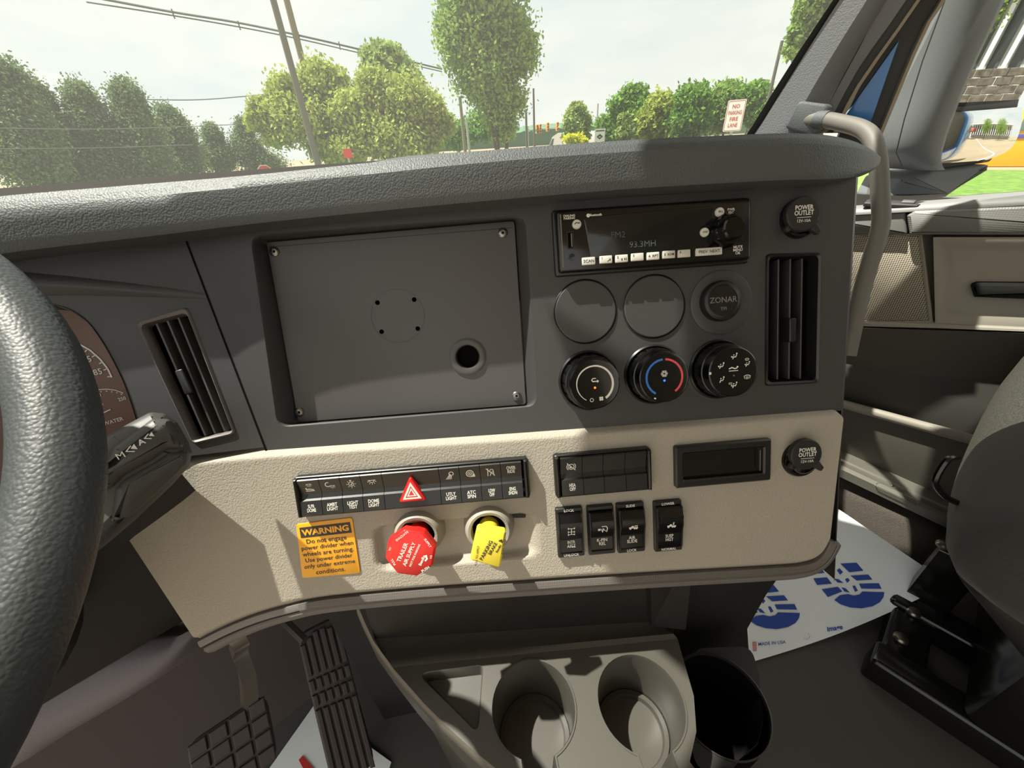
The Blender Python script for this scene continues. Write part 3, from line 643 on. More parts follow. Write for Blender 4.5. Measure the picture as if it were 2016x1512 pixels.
def ic_test(m, x, y, s, z):
    m.arc(x, y, .5 * s, 0, 360, .14 * s, z); m.stroke([(x - .2 * s, y), (x, y - .2 * s), (x + .3 * s, y + .3 * s)], .14 * s, z); m.stroke([(x - .2 * s, y + .85 * s), (x + .2 * s, y + .85 * s)], .3 * s, z)
    for a in (0, 45, 135, 180, 225, 270, 315): m.stroke([(x + .7 * s * math.cos(math.radians(a)), y + .7 * s * math.sin(math.radians(a))), (x + .98 * s * math.cos(math.radians(a)), y + .98 * s * math.sin(math.radians(a)))], .13 * s, z)
def ic_util(m, x, y, s, z):
    m.arc(x + .4 * s, y + .4 * s, .45 * s, -60, 240, .15 * s, z); m.stroke([(x, y + .4 * s), (x + .5 * s, y - .05 * s)], .15 * s, z)
    for k in range(5): m.stroke([(x + (-.05 + .12 * k) * s, y + (.1 - .02 * k) * s), (x + (-.8 + .28 * k) * s, y - .9 * s)], .11 * s, z)
def ic_tire(m, x, y, s, z):
    m.arc(x, y + .1 * s, .75 * s, 0, 360, .16 * s, z); m.arc(x, y + .1 * s, .4 * s, 0, 360, .14 * s, z); m.dot(x, y + .1 * s, .15 * s, z); m.poly([(x - .1 * s, y - .75 * s), (x + 1.1 * s, y - .75 * s), (x + .95 * s, y)], z)
def ic_ldw(m, x, y, s, z):
    m.stroke([(x - .6 * s, y - .9 * s), (x - .5 * s, y + .9 * s)], .16 * s, z); m.stroke([(x + .7 * s, y - .9 * s), (x + .6 * s, y + .5 * s)], .16 * s, z); m.stroke([(x - .9 * s, y + .9 * s), (x + .9 * s, y - .9 * s)], .16 * s, z)
    m.stroke(circ(.38 * s, 8, x + .25 * s, y + .3 * s), .14 * s, z, closed=True); m.stroke([(x - .1 * s, y - .9 * s), (x + .2 * s, y)], .14 * s, z)
def ic_hsa(m, x, y, s, z):
    m.arc(x, y, .62 * s, 0, 360, .15 * s, z); m.arc(x, y, .95 * s, 130, 230, .14 * s, z); m.arc(x, y, .95 * s, -50, 50, .14 * s, z); m.stroke([(x - .9 * s, y + .9 * s), (x + .9 * s, y - .9 * s)], .18 * s, z); m.dot(x - .1 * s, y - .1 * s, .28 * s, z)
SWP = [(-.0195, .002), (-.0195, .0105), (-.0185, .0115), (-.0035, .0105), (-.0020, .0085), (.0020, .0070), (.0035, .0072), (.0185, .0112), (.0195, .0102), (.0195, .002)]
def swz(v):
    for (a, wa), (b, wb) in zip(SWP[2:8], SWP[3:9]):
        if a <= v <= b: return wa + (wb - wa) * (v - a) / (b - a)
    return .0115
def tilt_marks(m):
    """lay flat marks on the two sloping faces of the switch"""
    m.v = [(x, y, swz(y) + .00025) for x, y, z in m.v]; return m
def bank(label, quad, bounds, specs, label_sw):
    q = [F.P2(*p, BW) for p in quad]; u0 = (q[0][0] + q[3][0]) / 2; u1 = (q[1][0] + q[2][0]) / 2; v1 = (q[0][1] + q[1][1]) / 2; v0 = (q[2][1] + q[3][1]) / 2
    c = ((u0 + u1) / 2, (v0 + v1) / 2); H = v1 - v0; Wd = u1 - u0; sc = H / .0432
    t = thing('switch_bank', label, 'switches', F.at(c[0], c[1], BW - .001), 'dash switch banks')
    fo = rrect(Wd, H, .003); m = MB().ring(fo, rrect(Wd - .006, H - .0035, .0012), -.002, .0085, .0012); obj('housing', m, 'black', t)
    obj('bed', MB().prism(rrect(Wd - .004, H - .003, .001), -.001, .001), 'darkhole', t)
    for s in (-1, 1):
        obj('end_cap', MB().prism(roundpoly([(s * (Wd / 2 - .0008), -H / 2 + .001), (s * (Wd / 2 - .0008), H / 2 - .001), (s * (Wd / 2 - .0048), H / 2 - .001), (s * (Wd / 2 - .0048), -H / 2 + .001)], .001, 3), .001, .0125, .002), 'black', t)
    ub = [-Wd / 2 + Wd * b for b in bounds]
    for k, sp in enumerate(specs):
        a, b = ub[k] + .00025, ub[k + 1] - .00025; uc = (a + b) / 2
        sw = obj('hazard_switch' if sp == 'hazard' else 'switch', extrude_vw(MB(), [(v * (H - .004) / .039, w_) for v, w_ in SWP], a - uc, b - uc), 'black', t, Matrix.Translation((uc, 0, 0)), smooth=25)
        if sp == 'hazard':
            tri = [(-.0135, -.012), (.0135, -.012), (0, .0135)]
            tr = obj('hazard_button', MB().prism(roundpoly(tri, .002), .006, .0135, .0012), 'red', sw, label='red warning triangle button')
            m = MB()
            for k_, wd in ((.72, .0), (.40, .0)):
                pass
            T3 = lambda s: [(x * s, (y + .0035) * s - .0035) for x, y in tri]
            m.stroke(T3(.56), .0019, .0137, closed=True); m.stroke(T3(.27), .0012, .0137, closed=True)
            m2 = MB(); 
            obj('symbol', m, 'print', sw)
        elif sp:
            icon, txt, topt = sp; m = MB()
            if icon: icon(m, 0, .0095, .0046, 0)
            if topt: put_text(m, topt, 0, .0104, 0, w=.0090, h=.0078, bold=.02)
            if txt: put_text(m, txt, 0, -.0106, 0, w=.0021 * max(len(x) for x in txt.split('\n')), h=.0076, bold=.02)
            tilt_marks(m); obj('lettering', m, 'print', sw)
    return t
hb = [190, 342, 492, 640, 795, 1208, 1357, 1508, 1660, 1815]; hb = [(x - 155) / (1866 - 155) for x in hb]
bank('long black switch bank with red hazard triangle on the beige panel', ((582, 934), (1038, 898), (1043, 976), (597, 1010)), hb,
     [(ic_sleep, 'SLPR\nDOME', None), (ic_ambt, 'AMBT\nLIGHT', None), (ic_test, 'LIGHT\nTEST', None), (ic_lamp, 'DOME\nLIGHT', None), 'hazard', (ic_util, 'UTLY\nLIGHT', None), (ic_tire, 'ATC\nSPIN', None), (ic_ldw, 'LDW\nOFF', None), (None, 'ENG\nSHDN', 'OVER\nRIDE')], 'b')
bank('short black switch bank with one marked and three blank switches', ((1087, 892), (1274, 878), (1280, 960), (1093, 973)), [.06, .285, .50, .725, .945], [(ic_hsa, 'HSA\nOFF', None), None, None, None], 'c')

# ================================================================ STORAGE SLOT
q = [F.P2(*p, BW) for p in ((1323, 876), (1509, 862), (1514, 942), (1328, 957))]
c = (sum(p[0] for p in q) / 4, sum(p[1] for p in q) / 4); Ws, Hs = (q[1][0] - q[0][0] + q[2][0] - q[3][0]) / 2, (q[0][1] - q[3][1] + q[1][1] - q[2][1]) / 2
slot = thing('storage_slot', 'small black open storage slot in the beige panel', 'storage slot', F.at(c[0], c[1], BW))
obj('rim', MB().ring(rrect(Ws, Hs, .002, n=3), rrect(Ws - .016, Hs - .016, .0012, n=3), -.002, .006, .0015), 'black', slot)
obj('bin', MB().rings([[(x, y, .004) for x, y in rrect(Ws - .016, Hs - .016, .0012, n=3)], [(x, y, .0005) for x, y in rrect(Ws - .0175, Hs - .0175, .001, n=3)]], False, True), 'gloss', slot)
obj('edge_line', MB().stroke([(Ws / 2 - .011, Hs / 2 - .011), (Ws / 2 - .011, -Hs / 2 + .011)], .0008, .0045), 'trim', slot)  # lighter grey line along the right inner edge

# ================================================================ ROCKER SWITCHES
RSP = [(-.0205, .0), (-.0205, .0062), (-.0185, .0072), (-.0060, .0072), (-.0035, .0105), (.0010, .0118), (.0120, .0152), (.0140, .0150), (.0190, .0085), (.0205, .006), (.0205, .0)]
def rsz(v):
    for (a, wa), (b, wb) in zip(RSP[1:9], RSP[2:10]):
        if a <= v <= b: return wa + (wb - wa) * (v - a) / (b - a)
    return .007
def ic_axle(m, x, y, s):
    m.stroke([(x, y - .8 * s), (x, y + .8 * s)], .16 * s, 0)
    for dy in (-.75, -.1, .75): m.stroke([(x - .6 * s, y + dy * s), (x + .6 * s, y + dy * s)], .14 * s, 0)
    for dx in (-.6, .6):
        for dy in (-.75, -.1, .75): m.stroke([(x + dx * s, y + (dy - .22) * s), (x + dx * s, y + (dy + .22) * s)], .2 * s, 0)
def ic_kpin(m, x, y, s):
    m.stroke([(x - .3 * s, y + .7 * s), (x + .6 * s, y + .7 * s), (x + .9 * s, y + .2 * s), (x + .75 * s, y - .7 * s), (x + .35 * s, y - .3 * s), (x + .1 * s, y + .2 * s), (x - .1 * s, y - .7 * s), (x - .35 * s, y + .1 * s)], .18 * s, 0); m.poly([(x - 1.0 * s, y - .3 * s), (x - .5 * s, y - .3 * s), (x - .5 * s, y + .2 * s), (x - 1.0 * s, y + .2 * s)], 0)
def ic_truck(m, x, y, s, ver):
    m.poly([(x - .9 * s, y - .35 * s), (x + .9 * s, y - .35 * s), (x + .9 * s, y - .1 * s), (x + .1 * s, y - .1 * s), (x, y + .25 * s), (x - .35 * s, y + .25 * s), (x - .5 * s, y), (x - .9 * s, y - .05 * s)], 0)
    for dx in (-.6, .25, .65): m.dot(x + dx * s, y - .45 * s, .2 * s, 0)
    for k in (0, 1): m.dot(x + (.35 + (0 if ver else .35 * k)) * s, y + (.2 + (.35 * k if ver else 0)) * s, .15 * s, 0)
def rocker(quad, label, icon, txt, top, bot):
    q = [F.P2(*p, BW) for p in quad]; c = (sum(p[0] for p in q) / 4, sum(p[1] for p in q) / 4); Wd = (q[1][0] - q[0][0] + q[2][0] - q[3][0]) / 2; H = (q[0][1] - q[3][1] + q[1][1] - q[2][1]) / 2
    t = thing('rocker_switch', label, 'switch', F.at(c[0], c[1], BW - .001), 'rocker switches on the beige panel')
    m = MB().ring(rrect(Wd, H, .0016, n=3), rrect(Wd - .005, H - .010, .001, n=3), -.002, .0055, .001); obj('frame', m, 'black', t)
    for s in (-1, 1): obj('side_rail', extrude_vw(MB(), [(-H * .40, .004), (-H * .40, .0075), (-.002, .0095), (.004, .0115), (H * .40, .0095), (H * .42, .005), (H * .42, .004)], s * Wd / 2 - s * .0025, s * Wd / 2 - s * .0010), 'black', t, smooth=25)
    k = (H - .0100) / .041; pr = [(v * k, w_) for v, w_ in RSP]; a = Wd / 2 - .0028
    pa = obj('paddle', extrude_vw(MB(), pr, -a, a), 'gloss', t, smooth=25)
    m = MB(); icon(m, 0, .0055, .0050); put_text(m, txt, 0, -.0112, 0, w=.0021 * max(len(x) for x in txt.split('\n')), h=.0074, bold=.015)
    m.v = [(x, y, rsz(y / k) + .0003) for x, y, z in m.v]; obj('lettering', m, 'print', pa)
    if top: obj('upper_lettering', put_text(MB(), top, 0, H / 2 - .0028, .0058, h=.0028, bold=.02), 'print', t)
    if bot: obj('lower_lettering', put_text(MB(), bot, 0, -H / 2 + .0028, .0058, h=.0028, bold=.02), 'print', t)
rocker(((1092, 998), (1143, 994), (1151, 1090), (1098, 1094)), 'rocker switch marked INTR AXLE, leftmost of the four', ic_axle, 'INTR\nAXLE', 'LOCK', 'UNLOCK')
rocker(((1152, 994), (1204, 990), (1210, 1085), (1159, 1089)), 'rocker switch marked K-PIN REL with a hook symbol', ic_kpin, 'K-PIN\nREL', None, None)
rocker(((1210, 989), (1263, 985), (1269, 1081), (1216, 1085)), 'rocker switch marked AIR SLIDE with a small truck symbol', lambda m, x, y, s: ic_truck(m, x, y, s, False), 'AIR\nSLIDE', 'SLIDE', 'LOCK')
rocker(((1282, 985), (1335, 981), (1343, 1078), (1289, 1083)), 'rocker switch marked SUSP HGT, standing apart at the right', lambda m, x, y, s: ic_truck(m, x, y, s, True), 'SUSP\nHGT', 'LOWER', 'NORMAL')

# ================================================================ VALVE KNOBS
VW = BW - .010
def collar(t, r):
    obj('collar', MB().lathe([(r + .004, -.002), (r + .003, .006), (r, .016), (r - .002, .0185), (r - .0045, .018), (r - .006, .010)], 40, cap0=False, cap1=False), 'beigeplastic', t)
    obj('collar_bore', MB().lathe([(r - .0058, .006), (.0005, .006)], 28, cap1=False), 'darkhole', t)
hh = .047
c = F.P2(808, 1090, VW + hh); rk = thing('trailer_valve_knob', 'red octagonal trailer air supply knob', 'valve knob', F.at(c[0], c[1], VW)); collar(rk, .0225)
obj('stem', MB().lathe([(.0105, .004), (.0105, .034), (.014, hh - .008)], 24, cap1=False), 'red', rk)
ra_ = 22.5; oc = roundpoly(circ(.0238, 8, 0, 0, math.radians(8)), .003, 3)
rh = obj('head', MB().prism(oc, hh - .009, hh, .002), 'red', rk)
m = MB(); rot_t = 62
def rl_(s, x, y, w, rot, bold=.02):
    a = math.radians(rot); put_text(m, s, x, y, hh + .0003, w=w, rot=rot, bold=bold)
rl_('TRAILER', -.0070, .0022, .0200, rot_t); rl_('AIR SUPPLY', -.0012, -.0002, .0250, rot_t); rl_('NOT FOR PARKING', .0038, -.0020, .0235, rot_t)
rl_('EVACUATE', -.0055, .0180, .0140, 34); rl_('TO', -.0178, .0065, .0035, 70); rl_('PULL', -.0165, -.0065, .0068, 115); rl_('SUPPLY', .0170, .0090, .0100, -62); rl_('TO', .0185, -.0050, .0035, 85); rl_('PUSH', .0120, -.0165, .0080, 30)
put_text(m, 'Bendix', .0098, -.0075, hh + .0003, w=.0105, rot=rot_t, bold=.03); m.stroke([(.0115, -.004), (.0140, -.0035), (.0145, -.0065), (.0125, -.0085)], .0016, hh + .0003)
obj('lettering', m, 'white', rh)
c = F.P2(961, 1079, VW + hh); yk = thing('parking_brake_knob', 'yellow square parking brake knob', 'valve knob', F.at(c[0], c[1], VW)); collar(yk, .0225)
obj('stem', MB().lathe([(.0105, .004), (.0105, .034), (.013, hh - .008)], 24, cap1=False), 'yellow', yk)
sq = [F.P2(*p, VW + hh) for p in ((939, 1040), (997, 1048), (985, 1120), (925, 1104))]; sq = [(x - c[0], y - c[1]) for x, y in sq]
yh = obj('head', MB().prism(roundpoly(sq, .0035, 5), hh - .009, hh, .002), 'yellow', yk)
m = MB(); 
rl_('PARKING', -.0020, -.0020, .0210, 58); rl_('BRAKE', .0042, -.0008, .0130, 58); rl_('PULL TO APPLY', -.0108, -.0065, .0200, 78, .01); rl_('PUSH TO RELEASE', .0148, .0035, .0220, 78, .01)
put_text(m, 'Bendix', .0096, -.0012, hh + .0003, w=.0085, rot=58, bold=.03); m.stroke([(.0104, .0060), (.0128, .0066), (.0134, .0040)], .0015, hh + .0003)
obj('lettering', m, 'ink', yh)

# ================================================================ WARNING STICKER
sq = [F.P2(*p, BW) for p in ((584, 1031), (694, 1018), (710, 1127), (596, 1137))]; c = (sum(p[0] for p in sq) / 4, sum(p[1] for p in sq) / 4); loc = [(x - c[0], y - c[1]) for x, y in sq]
st = thing('warning_sticker', 'orange and black warning sticker about the power divider', 'sticker', F.at(c[0], c[1], BW + .0003))
obj('backing', MB().prism(roundpoly(loc, .003), 0, .0008, .0003), 'orange', st)
TL, TR, BR, BL = [Vector(p) for p in loc]
def SP(a, b): return tuple(TL.lerp(TR, a).lerp(BL.lerp(BR, a), b))
ang = math.degrees(math.atan2((TR - TL).y, (TR - TL).x))
obj('header', MB().poly([SP(.05, .07), SP(.95, .07), SP(.96, .26), SP(.06, .26)], .0010), 'ink', st)
Wst = (TR - TL).length
obj('header_lettering', put_text(MB(), 'WARNING', *SP(.5, .165), .0012, w=Wst * .84, h=.0066, rot=ang, bold=.04), 'orange', st)
m = MB()
for k, (ln, wf) in enumerate((('Do not engage', .72), ('power divider when', .93), ('wheels are turning.', .92), ('Use power divider', .85), ('only under extreme', .92), ('conditions.', .53))):
    put_text(m, ln, *SP(.5, .345 + .112 * k), .0010, w=Wst * wf, rot=ang, bold=.012)
obj('lettering', m, 'ink', st)
# ================================================================ CAB SHELL
def struct(name, mb, m, parent=None, M=None, smooth=35):
    o = obj(name, mb, m, parent, M, smooth)
    if parent is None: o['kind'] = 'structure'
    return o
XL, XR = -0.80, 1.25
m = MB().box(((XL + XR) / 2, -.35, -.03), (XR - XL + .1, 2.1, .06)); struct('floor', m, 'floorrubber')
m = MB().grid([[(x, y, z) for y, z in ((.60, .0), (.74, .12), (.86, .34), (.88, .62), (.90, .985))] for x in np.linspace(XL, 1.05, 12)]); struct('wall_front', m, 'firewall', smooth=60)
m = MB().prism([(XL, -1.40), (XR + .06, -1.40), (XR + .06, .0)] + [(x, hdr_y(x) - .08) for x in np.linspace(1.0, -.72, 20)] + [(XL, .10)], 1.95, 2.01); struct('ceiling', m, 'headliner')
m = MB().box(((XL + XR) / 2, -1.38, .95), (XR - XL + .2, .06, 2.1)); struct('wall_back', m, 'cabrear')
# windshield: one bowed pane with a header above
ws = []
for k in range(9):
    z = .975 + (HZ - .975) * k / 8; ws.append([(x, ws_y(x, z), z) for x in np.linspace(-.72, 1.07, 26)])
struct('window_1', MB().grid(ws), 'windshield', smooth=80)
hx = list(np.linspace(-.72, 1.02, 40)); hd = [[(x, hdr_y(x), HZ) for x in hx], [(x, hdr_y(x) - .03, HZ + .02) for x in hx], [(x, hdr_y(x) - .10, 1.97) for x in hx]]
struct('trim_2', MB().grid(hd), 'headliner', smooth=60)
struct('wall_cowl', MB().grid([[(x, ws_y(max(-.7, min(1.0, x)), .985) + .012, .972) for x in np.linspace(-.85, 1.2, 16)], [(x, .98, .95) for x in np.linspace(-.85, 1.2, 16)], [(x, 1.0, .6) for x in np.linspace(-.85, 1.2, 16)]]), 'mattblack', smooth=50)
# added unseen visor, its edge cut to cast the shadow on the panel's right
vz = lambda x: Vector((x, .40, HZ + .01)); vdn = Vector((0, .62, -.78)).normalized(); vnn = Vector((0, .78, .62)).normalized()
def on_added_visor(p):
    k = (vz(0) - p).dot(vnn) / SUN_DIR.dot(vnn); return p + SUN_DIR * k
vl_ = [on_added_visor(F.hit(x, y, BW)) for x, y in ((1080, 600), (1112, 690), (1150, 780), (1160, 840), (1172, 970), (1184, 1105))]
vd_ = [(p.x, (p - vz(0)).dot(vdn)) for p in vl_]
VF = Frame(vz(0), (1, 0, 0), -vdn)
vo_ = [(x, -d_) for x, d_ in vd_] + [(vd_[-1][0] + (vd_[-1][0] - vd_[0][0]) * .3, .03), (.68, .03), (.67, -.26), (.50, -.20), (.45, -.055), (vd_[0][0] + .04, -.05)]
struct('added_visor', MB().prism(vo_, -.012, .012, .004), 'headliner', None, VF.M)
# driver-side pillar and sill, the door left out to let in fill light
pl = [Vector((-.72, ws_y(-.72, z) - .02, z)) for z in (0.6, .9, 1.2, 1.4, 1.6, 1.75)]
struct('trim_3', MB().grid([[p + Vector((-.02, .05, 0)) for p in pl], [p + Vector((.02, .03, 0)) for p in pl], [p + Vector((.03, -.05, 0)) for p in pl], [p + Vector((-.06, -.08, 0)) for p in pl], [p + Vector((-.08, .02, 0)) for p in pl]]), 'pillar', smooth=60)

# ================================================================ PASSENGER DOOR
m_ = mat('grille', 'a79f8c', 0.6); nt_ = m_.node_tree; b_ = nt_.nodes['Principled BSDF']
tc_ = N(nt_, 'ShaderNodeTexCoord'); vo_ = N(nt_, 'ShaderNodeTexVoronoi', Scale=255.0); vo_.inputs['Randomness'].default_value = 0.0; rp_ = N(nt_, 'ShaderNodeValToRGB')
rp_.color_ramp.elements[0].position = .30; rp_.color_ramp.elements[1].position = .42; rp_.color_ramp.elements[0].color = (.02, .019, .017, 1); rp_.color_ramp.elements[1].color = lin('a79f8c')
nt_.links.new(tc_.outputs['Object'], vo_.inputs['Vector']); nt_.links.new(vo_.outputs['Distance'], rp_.inputs['Fac']); nt_.links.new(rp_.outputs['Color'], b_.inputs['Base Color'])
D = Frame((XR, 0, 0), (0, -1, 0), (0, 0, 1))
def DP(pts, w): return [D.P2(x, y, w) for x, y in pts]
_b0, _b1 = D.L(1690, 408), D.L(2016, 386); belt = lambda u: _b0.y + (_b1.y - _b0.y) * (u - _b0.x) / (_b1.x - _b0.x)
us = list(np.linspace(-.34, .9, 14))
m = MB().grid([[(u, z, w) for u in us] for z, w in ((.27, .0), (.30, .012), (.45, .012), (.47, .0), (.66, .0), (.86, .0))])
door = struct('door_1', m, 'doordark', None, D.M)
m = MB().grid([[(u, belt(u) + dz, w) for u in us] for dz, w in ((.004, -.05), (.006, -.02), (.002, .025), (-.006, .036), (-.012, .037), (-.014, .03))])
obj('sill_top', m, 'doorgrey', door, smooth=50)
m = MB().prism(roundpoly(DP(((1785, 424), (1800, 414), (2300, 392), (2300, 464), (1790, 462)), .036), .004), -.0, .040, .006); obj('armrest_band', m, 'doorband', door)
m = MB().prism(roundpoly(DP(((1600, 424), (1782, 416), (1786, 461), (1600, 461)), .030), .003), 0, .033, .004); obj('corner_panel', m, 'doorgrey', door)
gq = DP(((1560, 464), (1808, 464), (1828, 632), (1560, 632)), .020)
m = MB().prism(roundpoly(gq, .004), -.005, .020, .002); obj('speaker_grille', m, 'grille', door)
m = MB().ring(roundpoly(DP(((1540, 459), (1815, 459), (1838, 640), (1540, 640)), .020), .005), roundpoly(gq, .004), -.005, .024, .003); obj('grille_rim', m, 'doorbeige', door)
rq = DP(((1838, 466), (2400, 466), (2400, 660), (1842, 636)), .02)
o_ = ccw(rq); m = MB().rings([[(x, y, .0) for x, y in o_], [(x, y, .026) for x, y in o_], [(x, y, .026) for x, y in inset(o_, .004)], [(x, y, .007) for x, y in inset(o_, .020)], [(x, y, .003) for x, y in inset(o_, .032)]], False, True); obj('pull_recess', m, 'doorbeige', door, smooth=70)
hp = roundpoly(DP(((1911, 560), (1922, 556), (2300, 560), (2300, 598), (1918, 583)), .012), .003); obj('pull_handle', MB().prism(hp, .002, .024, .006), 'mattblack', door)
m = MB().prism(roundpoly(DP(((1500, 636), (1690, 634), (1842, 638), (2400, 664), (2400, 680), (1842, 648), (1500, 646)), .034), .001, 2), 0, .036, .003); obj('ledge', m, 'doorbeige', door)
m = MB().grid([[(p[0], p[1], w) for p in DP(r_, w)] for r_, w in ((((1500, 645), (1842, 648), (2400, 676)), .035), (((1500, 690), (1842, 700), (2400, 735)), .012), (((1500, 725), (1842, 740), (2400, 790)), .0))]); obj('lower_slope', m, 'doorlow', door, smooth=60)
p0, p1 = D.L(1560, 768, .045), D.L(2010, 892, .045)
m = MB().tube([p0, p0.lerp(p1, .5), p1], .0115, 12); obj('pocket_rail', m, 'doorbeige', door)
q = [D.P2(*p, .040) for p in ((1560, 772), (2010, 896), (2010, 1060), (1560, 862))]
m = MB().prism(q, -.0, .042, .003); obj('pocket_panel', m, 'doorlow', door)
# window lift switch pad on the sill
sp = D.L(1772, 402, .02); pm_ = obj('switch_pad', MB().prism(roundpoly([(-.06, -.014), (.03, -.014), (.045, .014), (-.06, .014)], .004), -.004, .004, .002), 'softblack', door, Matrix.Translation(sp) @ Matrix.Rotation(math.radians(-80), 4, 'X'))
obj('lift_switch', MB().prism(rrect(.022, .015, .002), .003, .008, .002), 'stalk', pm_, Matrix.Translation((.012, 0, 0)))
# glass of the door
gp = DP(((1730, 262), (1862, 0), (1960, -160), (2500, -200), (2500, 380), (1700, 412)), -.03); struct('window_2', MB().poly([(x, y) for x, y in gp], -.03), 'sideglass', None, D.M, 0)
# black seal, sill plate and carpeted step
m = MB().tube([atX(1600, 877, 1.205), atX(1722, 932, 1.205), atX(1890, 1008, 1.205), atX(2050, 1080, 1.205)], .011, 8); obj('door_seal', m, 'blackpaint', door, D.MI)
sa, sb = atX(1640, 905, 1.17), atX(1890, 1020, 1.17)
SX = Frame(sa, (sb - sa), Vector((1, 0, .25)))
sl = (sb - sa).length
sill = thing('sill_plate', 'brushed metal door sill plate with oval embossing beside the carpet', 'sill plate', SX.M)
obj('plate', MB().grid([[(u, v, w) for u in np.linspace(-.25, sl + .5, 10)] for v, w in ((.045, .0), (.040, .004), (.012, .004), (.008, .001), (-.004, .001), (-.010, .005), (-.022, .003), (-.028, -.02))]), 'sillmetal', sill)
_pl = SX.P2(1765, 972, .004); ov = rrect(.085, .018, .0088, _pl[0], _pl[1])
obj('oval_emboss', MB().ring(ov, inset(ov, .0015), .003, .0055, .0005), 'sillmetal', sill); 
obj('screw', MB().lathe([(.003, .004), (.003, .0052), (.001, .0056)], 12, Matrix.Translation((*SX.P2(1757, 955, .004), 0))), 'screw', sill)
st_ = []
for y in np.linspace(.45, -1.2, 8): st_.append([(1.24, y, .15), (1.16, y, .145), (1.145, y, .13), (1.125, y, .06), (1.10, y, .015), (1.04, y, .006)])
struct('trim_4', MB().grid(st_), 'carpet', smooth=60)

# ================================================================ A-PILLAR, SEALS, GRAB HANDLE
def strip(name, L, R, xl, xr, m, parent=None, bulge=0.0, th=.02):
    n = 10; Lp, Rp = cat(L, n), cat(R, n); rows = [[], [], [], [], []]
    for a, b in zip(Lp, Rp):
        A, B = atX(a.x, a.y, xl), atX(b.x, b.y, xr); M_ = (A + B) / 2 - Vector((bulge, bulge * .6, 0)); W = Vector((1, .4, 0)).normalized() * th
        rows[0].append(A + W); rows[1].append(A); rows[2].append(M_ if bulge else A.lerp(B, .5)); rows[3].append(B); rows[4].append(B + W)
    return obj(name, MB().grid(rows), m, parent, smooth=50)
ext = lambda p, q, k: (p[0] + (q[0] - p[0]) * k, p[1] + (q[1] - p[1]) * k)
def ln(p, q): return [ext(p, q, -.35), p, ext(p, q, .5), q, ext(p, q, 1.5), ext(p, q, 2.2)]
pil = strip('trim_1', [(1462, 292), (1492, 255), (1570, 130), (1653, 0), (1745, -140), (1850, -300)], [(1606, 300), (1622, 225), (1688, 98), (1745, 0), (1830, -140), (1930, -300)], 1.0, 1.045, 'pillar', None, .022, .05); pil['kind'] = 'structure'
strip('frit_edge', [(1450, 292), (1474, 259), (1554, 130), (1640, 0), (1735, -140), (1840, -300)], [(1466, 292), (1496, 255), (1574, 130), (1658, 0), (1750, -140), (1856, -300)], .995, 1.01, 'seal', pil)
strip('pillar_edge', [(1600, 262), (1690, 98), (1740, 0), (1820, -140)], [(1622, 262), (1690, 135), (1784, 0), (1860, -140)], 1.05, 1.06, 'pillar', pil)
strip('seal_strip', [(1618, 262), (1690, 133), (1782, 0), (1858, -140)], [(1640, 262), (1690, 169), (1808, 0), (1890, -140)], 1.065, 1.07, 'seal', pil)
strip('tan_bead', [(1640, 262), (1688, 167), (1805, 0), (1888, -140)], [(1648, 262), (1695, 168), (1812, 0), (1894, -140)], 1.062, 1.064, 'tanedge', pil)
strip('window_seal', [(1640, 300), (1694, 168), (1810, 0), (1894, -140)], [(1722, 300), (1737, 259), (1817, 66), (1866, -10), (1930, -140)], 1.085, 1.10, 'seal', pil)
strip('tan_bead', [(1712, 310), (1733, 259), (1814, 66), (1860, -10), (1925, -140)], [(1718, 310), (1740, 259), (1821, 66), (1868, -10), (1933, -140)], 1.083, 1.085, 'tanedge', pil)
tri = [atX(x, y, 1.08) for x, y in ((1770, 80), (1640, 262), (1705, 262), (1718, 230))]
obj('outer_pillar', MB().add([p for p in tri] + [p + Vector((.008, .004, 0)) for p in tri], [(0, 1, 2, 3), (7, 6, 5, 4), (0, 4, 5, 1), (1, 5, 6, 2), (2, 6, 7, 3), (3, 7, 4, 0)]), 'cabblue', pil, smooth=0)
gh_ = thing('grab_handle', 'grey tubular grab handle bent from the pillar down behind the dash', 'grab handle', Matrix.Translation(atX(1600, 235, 1.0)))
gi = gh_.matrix_world.inverted()
hpts = [(1590, 236, 1.0), (1625, 236, .985), (1660, 243, .965), (1692, 252, .945), (1712, 266, .93), (1724, 292, .915), (1730, 330, .905), (1733, 385, .90), (1735, 425, .895), (1733, 447, .89), (1726, 475, .88), (1712, 520, .865), (1696, 575, .845), (1682, 635, .82), (1668, 700, .80)]
obj('tube', MB().tube([gi @ Vector(p) for p in cat([atX(*p) for p in hpts], 60)], .0122, 18), 'handle', gh_)
bq = [atX(x, y, .995) for x, y in ((1545, 252), (1574, 198), (1632, 206), (1626, 258), (1598, 268))]
bf = Frame(sum(bq, Vector()) / 5, atX(1640, 220, .995) - atX(1545, 240, .995), Vector((0, 0, 1)))
obj('bracket', MB().prism(roundpoly([((bf.MI @ p).x, (bf.MI @ p).y) for p in bq], .010), -.03, .007, .004, gi @ bf.M), 'bracket', gh_)
obj('ferrule', MB().tube([gi @ atX(1608, 236, .992), gi @ atX(1630, 236, .984)], .0140, 18), 'bracket', gh_)

